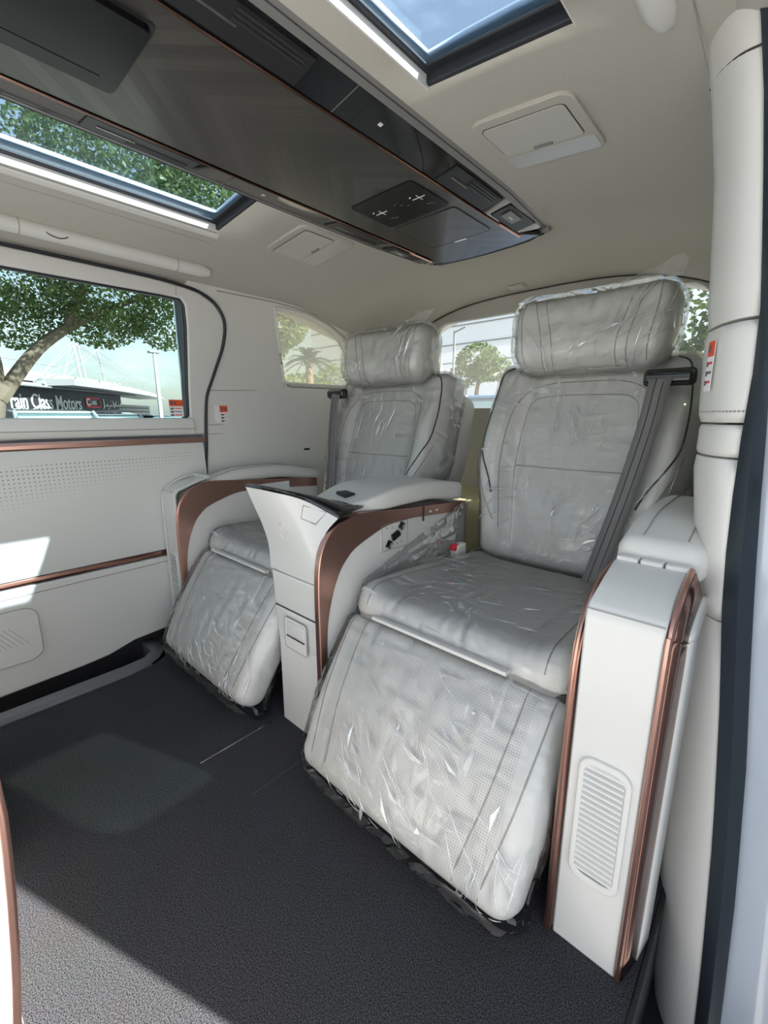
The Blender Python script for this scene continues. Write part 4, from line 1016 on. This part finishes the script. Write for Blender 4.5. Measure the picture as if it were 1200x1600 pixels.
# folded screen
scr = plate('screen', rrect(-.062, .106, -.98, -.274, .010), [], lambda u, v, w: V((u, v, ZC-.010+w)), .009, 'screen_glass', ck, bevel=.002)
plate('screen_bezel', rrect(-.068, .112, -1.0, -.268, .012), [], lambda u, v, w: V((u, v, ZC-.0015+w)), .003, 'black', ck)
m = MB(); m.box((-.056, -.97, ZC-.0108), (-.030, -.30, ZC-.0100)); m.build('screen_strip', 'black', scr)
# control panel with symbols
cp = plate('control_panel', rrect(-.080, .118, .262, .418, .012), [], lambda u, v, w: V((u, v, ZC-.0022+w)), .003, 'screen_glass', ck, bevel=.0015)
def sym(pts2, par=cp, r=.0011, m_='white_mark', name='symbol'):
    b = MB(); b.tube([V((u, v, ZC-.0026)) for u, v in pts2], r, 4); return b.build(name, m_, par)
for cx_ in (-.035, .085):
    sym([(cx_-.020, .335), (cx_+.016, .335)]); sym([(cx_, .322), (cx_, .348)]); sym([(cx_-.020, .322), (cx_-.016, .322)], r=.0018)
    sym([(cx_-.006, .375), (cx_+.006, .375), (cx_+.006, .385)], r=.0007, m_='rail_grey'); sym([(cx_+.010, .380), (cx_+.016, .380)], r=.0007, m_='rail_grey')
for i in range(3): sym([(.012+.012*i, .325+.012*i), (.020+.012*i, .325+.012*i)], r=.0007, m_='rail_grey')
# storage lid
ld = plate('storage_lid', rrect(-.080, .117, .436, .618, .010), [], lambda u, v, w: V((u, v, ZC-.0016+w)), .003, 'wood', ck, bevel=.001)
m = MB(); m.tube([V((u, v, ZC-.0008)) for u, v in rrect(-.081, .118, .435, .619, .010)], .0012, 5, closed=True); m.build('lid_joint', 'black', ld)
rbox('lid_latch', (.017, .6195, ZC-.003), (.020, .0035, .002), .0015, 'chrome', ld)

# ================================================================== CEILING LAMPS, GRIPS, STICKERS
def lamp(x0, x1, y0, y1, label, lens_left):
    cx, cy = (x0+x1)/2, (y0+y1)/2
    t = thing('ceiling_lamp', (cx, cy, zc(cx, cy)), label, 'lamp', 'square ceiling lamps')
    def C_(u, v, w): return V((u, v, zc(u, v)-.008-w))
    plate('housing', rrect(x0, x1, y0, y1, .025), [], lambda u, v, w: C_(u, v, .004-w), .014, 'headliner', t, bevel=.003)
    plate('mirror_lid', rrect(x0+.018, x1-.02, y0+.022, y0+.128, .010), [], lambda u, v, w: C_(u, v, .0065-w), .005, 'lamp_plastic', t, bevel=.0015)
    m = MB(); m.tube([C_(u, v, .0045) for u, v in rrect(x0+.017, x1-.019, y0+.021, y0+.129, .011)], .0012, 5, closed=True); m.build('lid_joint', 'seam_dark', t)
    plate('lens', rrect(x0+.012, x1-.006, y0+.138, y1-.010, .008), [], lambda u, v, w: C_(u, v, .0055-w), .005, 'lamp_lens', t, bevel=.0015)
    m = MB(); m.tube([C_(cx-.018, y0+.122, .0075), C_(cx+.018, y0+.122, .0075)], .0032, 6); m.build('latch', 'grey_trim', t)
lamp(-.475, -.268, .265, .47, 'small square lamp and lid on the ceiling beyond the ceiling console', True)
lamp(.292, .483, .212, .408, 'large square lamp and lid on the ceiling behind the near sunroof', False)
t = thing('coat_hook', (-.05, 1.13, zc(-.05, 1.13)), 'small beige button on the ceiling behind the ceiling console', 'hook')
rbox('cap', (-.05, 1.13, zc(-.05, 1.13)-.011), (.028, .017, .006), .005, 'leather_taupe', t)
rbox('base', (-.05, 1.13, zc(-.05, 1.13)-.008), (.033, .021, .004), .003, 'headliner', t)

def grip(x, y0, y1, z, dx, label):
    t = thing('assist_grip', (x, (y0+y1)/2, z), label, 'grip', 'assist grips')
    n = 24; rings = []
    for i in range(n+1):
        u = i/n; y = y0+(y1-y0)*u; e = 1-min(1, min(u, 1-u)/.025)**.5*1; s_ = 1-.35*e
        rings.append([V((x+.021*s_*math.cos(a), y, z+.019*s_*math.sin(a))) for a in [2*PI*k/12 for k in range(12)]])
    m = MB(); m.loft(rings); m.build('bar', 'ivory', t, sharp=70)
    for yy in (y0+.105, y1-.105):
        m = MB(); m.tube([V((x+.0212*math.cos(a), yy, z+.0192*math.sin(a))) for a in [2*PI*k/16 for k in range(16)]], .0011, 5, closed=True); m.build('cap_joint', 'seam', t)
    for yy in (y0+.05, y1-.05): rbox('foot', (x+dx*.5, yy, z+.012), (.022, .035, .012), .008, 'ivory', t)
    m = MB(); m.tube(catmull([(x+.018, y0+.165, z+.006), (x+.019, y0+.16, z-.006), (x+.018, y0+.185, z-.012), (x+.019, y0+.205, z-.004), (x+.017, y0+.203, z+.008)], 4), .0014, 5); m.build('hook', 'seam_dark', t)
    return t
gL = grip(-.655, -.42, .172, 1.258, -.03, 'long ivory assist grip above the far window')
grip(.630, -.60, .135, 1.280, .01, 'ivory assist grip at the top edge beside the near sunroof')

def sticker(name, c, ux, uz, n, w, h, label, ratio=.38, extra=None):
    c, ux, uz, n = V(c), V(ux).normalized(), V(uz).normalized(), V(n).normalized(); t = thing(name, c, label, 'sticker')
    def q(nm, u0, u1, v0, v1, off, m_):
        b = MB(); P = [c+ux*u+uz*v+n*off for u, v in ((u0, v0), (u1, v0), (u1, v1), (u0, v1))]
        b.add(P+[p-n*.0005 for p in P], [(0, 1, 2, 3), (7, 6, 5, 4), (0, 4, 5, 1), (1, 5, 6, 2), (2, 6, 7, 3), (3, 7, 4, 0)]); return b.build(nm, m_, t, smooth=False)
    q('paper', -w/2, w/2, -h/2, h/2, .0006, 'sticker'); x0 = -w/2 if not extra else -w*.1
    q('red_field', x0, w/2, h/2-h*ratio, h/2, .0011, 'orange')
    for i in range(2):
        q('warning_text', x0+w*.12+i*w*.25, x0+w*.26+i*w*.25, h/2-h*ratio*.75, h/2-h*ratio*.25, .0016, 'ink')
    for i in range(3):
        zz_ = h/2-h*ratio-h*(.10+.19*i); q('pictogram', x0+w*.08, x0+w*.30, zz_-h*.10, zz_, .0012, 'ink'); q('pictogram', x0+w*.38, w/2-w*.12, zz_-h*.06, zz_-h*.01, .0012, 'ink' if i % 2 else 'red')
    return t
sticker('warning_sticker', wallfn(.240, .808, -.003), (0, 1, 0), (0, 0, 1), (1, 0, 0), .052, .062, 'white and red warning sticker on the far quarter trim', extra=True)
sticker('warning_sticker', (XW-.012, .082, .828), (0, 1, 0), (0, 0, 1), (1, 0, 0), .048, .058, 'red and white warning sticker at the bottom corner of the far window glass')
pr_ = pillar_ring(.865); p = pr_[5].lerp(pr_[6], .5); tg = (pr_[4]-pr_[7]).normalized(); nrm = V((tg.y, -tg.x, 0)); nrm = -nrm if nrm.y > 0 else nrm
sticker('warning_sticker', p+nrm*.004, tg, (-.01, 0, 1), nrm, .019, .064, 'narrow red and white warning sticker on the near door pillar', ratio=.30)

# ================================================================== OPEN NEAR DOOR (outside, slid back)
od = thing('sliding_door', (.97, .4, .0), 'open near sliding door slid back along the outside', 'door')
d0, d1 = -.165, 1.0
plate('door_shell', [(d0, -.30), (d1, -.30), (d1, 1.42), (d0, 1.42)], [rrect(d0+.12, d1-.10, .86, 1.17, .05)], lambda u, v, w: V((1.0+w-.05*sstep(.8, 1.3, v), u, v)), .07, 'paint', od, bevel=.01)
plate('glass', rrect(d0+.12, d1-.10, .86, 1.17, .05), [], lambda u, v, w: V((1.03+w-.05*sstep(.8, 1.3, v), u, v)), .004, 'glass_dark', od)

# ================================================================== OUTSIDE
GZ = -.55
m = MB(); m.box((-120, -120, GZ-.1), (120, 120, GZ)); g = m.build('ground', 'asphalt'); g['kind'] = 'structure'; g['label'] = 'pale sunlit car park pavement'; g['category'] = 'ground'

def leaf_cloud(centres, n, size, stretch=2.6, droop=.5):
    vv = []; ff = []
    for _ in range(n):
        c, r = random.choices(centres, weights=[abs(r_.x*r_.y) for _, r_ in centres])[0]
        while True:
            d = V((random.uniform(-1, 1), random.uniform(-1, 1), random.uniform(-1, 1)))
            if d.length < 1: break
        d = d.normalized()*d.length**.45
        p = c+V((d.x*r.x, d.y*r.y, d.z*r.z)); s = size*random.uniform(.6, 1.4)
        ax = V((random.gauss(0, 1), random.gauss(0, 1), random.gauss(-droop, .6))).normalized(); nn = V((random.gauss(0, 1), random.gauss(0, 1), random.gauss(0, 1)))
        w = ax.cross(nn).normalized()*s*.5/stretch*1.4; k = len(vv)
        vv += [p-ax*s*.5, p+w, p+ax*s*.5, p-w]; ff.append((k, k+1, k+2, k+3))
    return vv, ff
def tree(name, base, trunk, branches, clouds, n, size, label, lm='leaf', group=None):
    t = thing(name, base, label, 'tree', group)
    m = MB(); m.tube(catmull(trunk[0], 5), [trunk[1]*(1-.55*i/(5*(len(trunk[0])-1))) for i in range(5*(len(trunk[0])-1)+1)], 9); m.build('trunk', 'bark', t)
    for pts, r in branches:
        m = MB(); k = 5*(len(pts)-1)+1; m.tube(catmull(pts, 5), [r*(1-.75*i/k) for i in range(k)], 7); m.build('branch', 'bark', t)
    vv, ff = leaf_cloud([(V(c), V(r)) for c, r in clouds], n, size)
    o = mk('foliage', vv, ff, lm, t, smooth=False, recalc=False); o['kind'] = 'stuff'
    return t
tree('shade_tree', (-5.9, -.1, GZ), ([(-5.9, -.1, GZ), (-5.88, .0, .3), (-5.86, .20, .95), (-5.95, .2, 1.7), (-6.2, -.2, 2.6), (-6.3, -.4, 3.6)], .105),
     [([(-5.86, .22, .98), (-5.94, .67, 1.58), (-5.9, 1.1, 1.93), (-5.8, 1.53, 2.17), (-5.6, 2.1, 2.5)], .085), ([(-5.9, 1.0, 1.9), (-5.7, 1.3, 2.6), (-5.3, 1.5, 3.3)], .06), ([(-6.1, 0, 2.3), (-5.6, .5, 3.1), (-5.0, .8, 3.8)], .08)],
     [((-6.0, .5, 2.65), (1.2, .9, .75)), ((-5.9, 1.55, 2.45), (1.0, .8, .6)), ((-5.6, 2.1, 2.1), (.8, .42, .42)), ((-5.9, 1.35, 1.95), (.5, .45, .30)), ((-6.3, .55, 1.95), (.6, .4, .35)), ((-5.3, .9, 3.5), (1.5, 1.6, .8)), ((-4.6, 1.7, 3.2), (1.2, 1.2, .7)), ((-6.0, -.4, 3.2), (1.6, 1.0, 1.0)), ((-5.0, 2.4, 3.3), (.8, .8, .5))],
     64000, .052, 'big shady tree with leaning branch outside the far window')
tree('leafy_tree', (-6.6, 4.0, GZ), ([(-6.6, 4.0, GZ), (-6.6, 4.1, .8), (-6.5, 4.2, 1.9)], .12), [([(-6.5, 4.2, 1.6), (-6.3, 4.5, 2.4)], .06)],
     [((-6.3, 4.42, 2.55), (.5, .5, .55)), ((-6.3, 4.5, 3.0), (.65, .6, .5)), ((-6.5, 4.25, 2.1), (.4, .35, .35))], 7000, .075, 'round leafy tree seen at the left of the far quarter window', 'leaf_pale')
tree('distant_tree', (-7.0, 12.4, GZ), ([(-7, 12.4, GZ), (-7, 12.4, 1.0), (-6.9, 12.4, 2.0)], .12), [([(-6.9, 12.4, 1.8), (-6.5, 12.4, 2.5)], .05)],
     [((-6.95, 12.4, 2.55), (.75, .7, .55)), ((-6.4, 12.3, 2.3), (.6, .6, .45)), ((-7.5, 12.4, 2.1), (.5, .5, .4))], 2200, .13, 'small green tree seen through the rear window between the headrests', 'leaf')
tree('hedge_tree', (-.5, 10, GZ), ([(-.5, 10, GZ), (-.5, 10, 1), (-.5, 10, 2)], .15), [([(-.5, 10, 1.8), (-.2, 10, 2.8)], .07)],
     [((-.8, 9.8, 2.6), (1.3, 1.2, 1.5)), ((.4, 10, 2.2), (1.2, 1.2, 1.2)), ((-1.2, 9.7, 1.3), (1, 1, 1))], 6500, .15, 'dense green tree seen at the right end of the rear window', 'leaf')
tree('low_tree', (-10.6, 9.6, GZ), ([(-10.6, 9.6, GZ), (-10.6, 9.6, .6), (-10.6, 9.6, 1.4)], .1), [([(-10.6, 9.6, 1.2), (-10.4, 9.8, 1.9)], .05)],
     [((-10.4, 9.6, 2.0), (.9, .9, .5)), ((-10.9, 8.4, 1.75), (1.0, .9, .38)), ((-9.9, 10.3, 2.3), (.5, .5, .5))], 2600, .13, 'low bushy trees beside the palm in the far quarter window', 'leaf_pale')
# palm
pm = thing('palm_tree', (-9.2, 7.3, GZ), 'palm tree seen through the far quarter window', 'tree')
m = MB(); m.tube([(-9.2, 7.3, GZ), (-9.2, 7.3, .8), (-9.22, 7.3, 2.28)], [.13, .11, .10], 9); m.build('trunk', 'palm_bark', pm)
for i in range(26):
    a = 2*PI*i/26*1.618*3; el = random.uniform(-.1, 1.25); ln = random.uniform(.55, .85); P0 = V((-9.22, 7.3, 2.30)); d = V((math.cos(a)*math.cos(el), math.sin(a)*math.cos(el), math.sin(el)))
    rach = [P0+d*ln*t+V((0, 0, -.55*ln*t*t)) for t in [k/8 for k in range(9)]]
    b = MB(); sidev = d.cross(V((0, 0, 1))).normalized()
    for k in range(1, 9):
        for s_ in (-1, 1):
            p = rach[k]; tip = p+sidev*s_*.20*(1.1-k/10)+d*.12+V((0, 0, -.07)); w = d*.03; n0 = len(b.v); b.v += [p-w, p+w, tip]; b.f.append((n0, n0+1, n0+2))
    b.ribbon(rach, sidev, .010); b.build('frond', 'leaf_palm', pm, smooth=False, recalc=False)

# showroom building with fascia sign, tensile roof and masts
A, Bq = V((-12.55, .85, 0)), V((-17.35, 5.45, 0)); dv = (Bq-A).normalized(); nv = V((dv.y, -dv.x, 0)); nv = nv if nv.x > 0 else -nv; LN = (Bq-A).length
def bp(s, z, o=0.): q = A+dv*s+nv*o; return V((q.x, q.y, z))
bd = thing('showroom_building', (A+Bq)/2+V((0, 0, GZ)), 'white showroom building with dark fascia outside the far window', 'building')
def bbox(name, s0, s1, z0, z1, o0, o1, m_, par=bd, **k):
    b = MB(); P = [bp(s, z, o) for z in (z0, z1) for s, o in ((s0, o0), (s1, o0), (s1, o1), (s0, o1))]
    b.add(P, [(0, 3, 2, 1), (4, 5, 6, 7), (0, 1, 5, 4), (1, 2, 6, 5), (2, 3, 7, 6), (3, 0, 4, 7)]); return b.build(name, m_, par, smooth=False, **k)
bbox('shop_front', -2.5, LN+.3, GZ, .86, -.9, -.6, 'shop_dark')
for i in range(8): bbox('mullion', -2.3+i*1.25, -2.22+i*1.25, GZ, .86, -.6, -.55, 'building_white')
sg = bbox('sign_board', -2.5, LN-.1, .86, 1.55, -.55, -.42, 'sign_face')
bbox('sign_light_rail', -2.5, LN, 1.60, 1.66, -.5, -.2, 'building_white')
for i in range(7): bbox('spot_lamp', -1.2+i*1.1, -1.08+i*1.1, 1.66, 1.74, -.4, -.15, 'building_white')
bbox('parapet', -2.5, LN+.2, 1.74, 2.0, -1.2, -.5, 'building_white'); bbox('soffit', -2.5, LN+.4, 1.56, 1.60, -1.0, -.1, 'building_grey')
# canopy sweeping out to the right
b = MB(); st = [(LN*.35, 1.78, .18), (LN*.6, 1.80, .20), (LN*.9, 1.78, .20), (LN+1.2, 1.70, .14), (LN+2.4, 1.60, .07), (LN+3.0, 1.54, .02)]
b.loft([[bp(s, z-h, -1.2), bp(s, z-h*.8, .5*(1-.25*i)), bp(s, z+.02, .55*(1-.25*i)), bp(s, z+.04, -1.2)] for i, (s, z, h) in enumerate(st)]); b.build('canopy', 'building_white', bd, sharp=30)
bbox('side_wing', LN+.3, LN+3.2, GZ, 1.25, -1.4, -.9, 'building_grey')
for i in range(4): bbox('wing_band', LN+.3, LN+3.2, .75+.14*i, .82+.14*i, -.9, -.86, 'building_white')
for s, h in ((LN*.62, 1.25), (LN*.66, 1.25), (LN*.82, 1.2)):
    b = MB(); b.tube([bp(s, 1.75, -.3), bp(s-.25, 1.75+h, -.3)], .03, 7); b.build('mast', 'building_white', bd)
tops = [bp(LN*.62-.25, 3.0, -.3), bp(LN*.66-.25, 3.0, -.3), bp(LN*.82-.25, 2.95, -.3)]
for T_ in tops:
    for s in (LN*.30, LN*.45, LN*.9, LN+.6, LN+1.4, LN+2.2, LN+2.8):
        b = MB(); b.tube([T_, bp(s, 1.80-.06*max(0, s-LN), -.2)], .008, 4); b.build('stay_cable', 'building_white', bd)
b = MB(); b.tube([bp(-1, 2.25, -.6), bp(LN*.55, 2.25, -.6)], .015, 4); b.build('handrail', 'building_white', bd)
for i in range(8):
    b = MB(); b.tube([bp(-1+i*.75, 2.0, -.6), bp(-1+i*.75, 2.25, -.6)], .014, 4); b.build('baluster', 'building_white', bd)
# lettering on the fascia
def text(body, s0, z0, h, wscale, m_, o=-.415, par=sg, bold=.008, fit=False):
    cu = bpy.data.curves.new('txt', 'FONT'); cu.body = body; cu.size = h/.72; cu.extrude = .01; cu.offset = bold*h
    to = bpy.data.objects.new('txt', cu); COL.objects.link(to); dg = bpy.context.evaluated_depsgraph_get(); me0 = bpy.data.meshes.new_from_object(to.evaluated_get(dg))
    if fit: wscale = wscale/max(v.co.x for v in me0.vertices)
    vv = [bp(s0+v.co.x*wscale, z0+v.co.y, o+v.co.z) for v in me0.vertices]; ff = [tuple(p.vertices) for p in me0.polygons]
    bpy.data.objects.remove(to); o2 = mk('lettering', vv, ff, m_, par, smooth=False, recalc=False); wmax = max((v.co.x for v in me0.vertices))*wscale; bpy.data.meshes.remove(me0)
    return o2, wmax
_, wm = text('rain Class Motors', 1.18, 1.01, .40, 2.92, 'white_mark', fit=True)
LS = LN*.655
bb = bbox('logo_frame', LS, LS+.78, 1.08, 1.12, -.42, -.40, 'red', sg); bbox('logo_frame', LS, LS+.78, 1.36, 1.40, -.42, -.40, 'red', sg); bbox('logo_frame', LS, LS+.03, 1.08, 1.40, -.42, -.40, 'red', sg); bbox('logo_frame', LS+.75, LS+.78, 1.08, 1.40, -.42, -.40, 'red', sg)
text('C', LS+.03, 1.15, .22, .9, 'white_mark', bold=.06); text('LASS', LS+.27, 1.17, .14, .8, 'white_mark')
# arabic line: joined strokes and dots
AS = LN*.80
ar = [[(0, .30), (.02, .02), (.0, -.06), (-.06, -.10)], [(.10, .02), (.22, 0), (.26, .10), (.34, .0), (.50, .0), (.54, .10), (.62, 0), (.70, 0), (.70, .26)], [(.78, .16), (.84, .10), (.80, 0), (.74, -.06)], [(.92, .24), (.92, 0), (1.02, .02), (1.10, .10), (1.16, 0), (1.24, .0), (1.26, .16)], [(1.34, .24), (1.34, 0)]]
for k, st_ in enumerate(ar):
    b = MB(); b.tube([bp(AS+.05+x*.85, 1.14+z*.8, -.41) for x, z in st_], .020, 5); b.build('lettering', 'white_mark', sg)
for x, z in ((.30, -.10), (.54, .22), (1.12, .22), (1.20, -.08)):
    b = MB(); b.ball(bp(AS+.05+x*.85, 1.14+z*.8, -.41), .024, 6, 4); b.build('lettering', 'white_mark', sg)

# lamp post
lp = thing('lamp_post', (-14.1, 5.13, GZ), 'white lamp post beside the showroom outside the far window', 'lamp post')
m = MB(); m.tube([(-14.1, 5.12, GZ), (-14.1, 5.12, 1), (-14.35, 5.2, 2.75)], [.075, .065, .05], 8); m.build('pole', 'building_white', lp)
rbox('head', (-14.38, 5.20, 2.78), (.10, .16, .03), .02, 'building_grey', lp)

def car(name, c, rot, body, label, L_=4.5, H=1.5, W_=1.74):
    t = thing(name, (c[0], c[1], GZ), label, 'car', 'parked cars'); ca, sa = math.cos(rot), math.sin(rot)
    def Wp(x, y, z): return V((c[0]+x*ca-y*sa, c[1]+x*sa+y*ca, GZ+z))
    def lf(nm, st_, m_, par=t):
        b = MB(); rings = []
        for x, z0, z1, w in st_:
            rings.append([Wp(x, -w, z0), Wp(x, w, z0), Wp(x, w, z0+(z1-z0)*.6), Wp(x, w*.88, z1), Wp(x, -w*.88, z1), Wp(x, -w, z0+(z1-z0)*.6)])
        b.loft(rings); return b.build(nm, m_, par, sharp=50, bevel=.02)
    h = L_/2; w = W_/2
    lf('body', [(-h, .35, .70, w*.8), (-h+.2, .25, .92, w*.96), (-h*.5, .22, 1.0, w), (h*.3, .22, .98, w), (h*.6, .22, .92, w*.98), (h-.15, .25, .80, w*.92), (h, .32, .62, w*.75)], body)
    gh = lf('glasshouse', [(-h*.86, .92, 1.0, w*.85), (-h*.55, .94, H-.06, w*.80), (-h*.1, .94, H-.03, w*.80), (h*.18, .94, H-.08, w*.80), (h*.50, .92, .99, w*.84)], 'car_glass')
    lf('roof', [(-h*.60, H-.07, H-.03, w*.74), (-h*.1, H-.05, H, w*.76), (h*.20, H-.10, H-.05, w*.74)], body)
    for sx_ in (-1, 1):
        b = MB(); b.tube([Wp(h*.50, sx_*w*.82, .98), Wp(h*.20, sx_*w*.72, H-.06)], .035, 6); b.build('screen_pillar', body, t)
    for x in (-h*.62, h*.62):
        for sy in (-1, 1):
            b = MB(); b.tube([Wp(x, sy*(w-.20), .32), Wp(x, sy*(w-.01), .32)], .32, 18); wh = b.build('wheel', 'tyre', t)
            b = MB(); b.tube([Wp(x, sy*(w-.02), .32), Wp(x, sy*(w+.005), .32)], .20, 14); b.build('hub', 'chrome', wh)
    for sy in (-1, 1):
        b = MB(); b.box((-.05, -.14, -.05), (.05, .14, .05)); b.v = [Wp(h-.07+p.x, sy*w*.55+p.y, .68+p.z) for p in b.v]; b.build('headlamp', 'building_white', t)
car('parked_car', (-10.2, 1.5), 0, 'car_silver', 'silver car parked below the showroom sign, leftmost in the far window')
car('parked_car', (-13., 3.32), 0, 'car_dark', 'dark car parked at the middle of the far window', H=1.46)
car('parked_car', (-15.8, 6.6), 1.5708, 'car_dark', 'dark low car parked near the lamp post in the far window', H=1.42)
car('parked_car', (-2.75, 6.6), -1.5, 'car_blue', 'blue car parked behind the rear window', H=1.75, W_=1.9)

# pale building, wires and pole behind the rear window
hb = thing('pale_building', (-16, 24, GZ), 'hazy white building behind the rear window', 'building')
m = MB(); m.box((-30, 24, GZ), (-4, 26, 11)); m.build('wall', 'haze_wall', hb)
for i in range(9):
    m = MB(); m.box((-30, 23.95, .8+i*1.1), (-4, 24.0, .86+i*1.1)); m.build('wall_joint', 'building_grey', hb)
up = thing('utility_pole', (-6.35, 10.1, GZ), 'thin pole with arm seen through the rear window beside the far headrest', 'pole')
m = MB(); m.tube([(-6.35, 10.1, GZ), (-6.35, 10.1, 3.1)], .03, 6); m.build('pole', 'building_grey', up)
m = MB(); m.tube([(-6.35, 10.1, 3.05), (-6.0, 10.1, 3.15)], .02, 6); m.build('arm', 'building_grey', up)
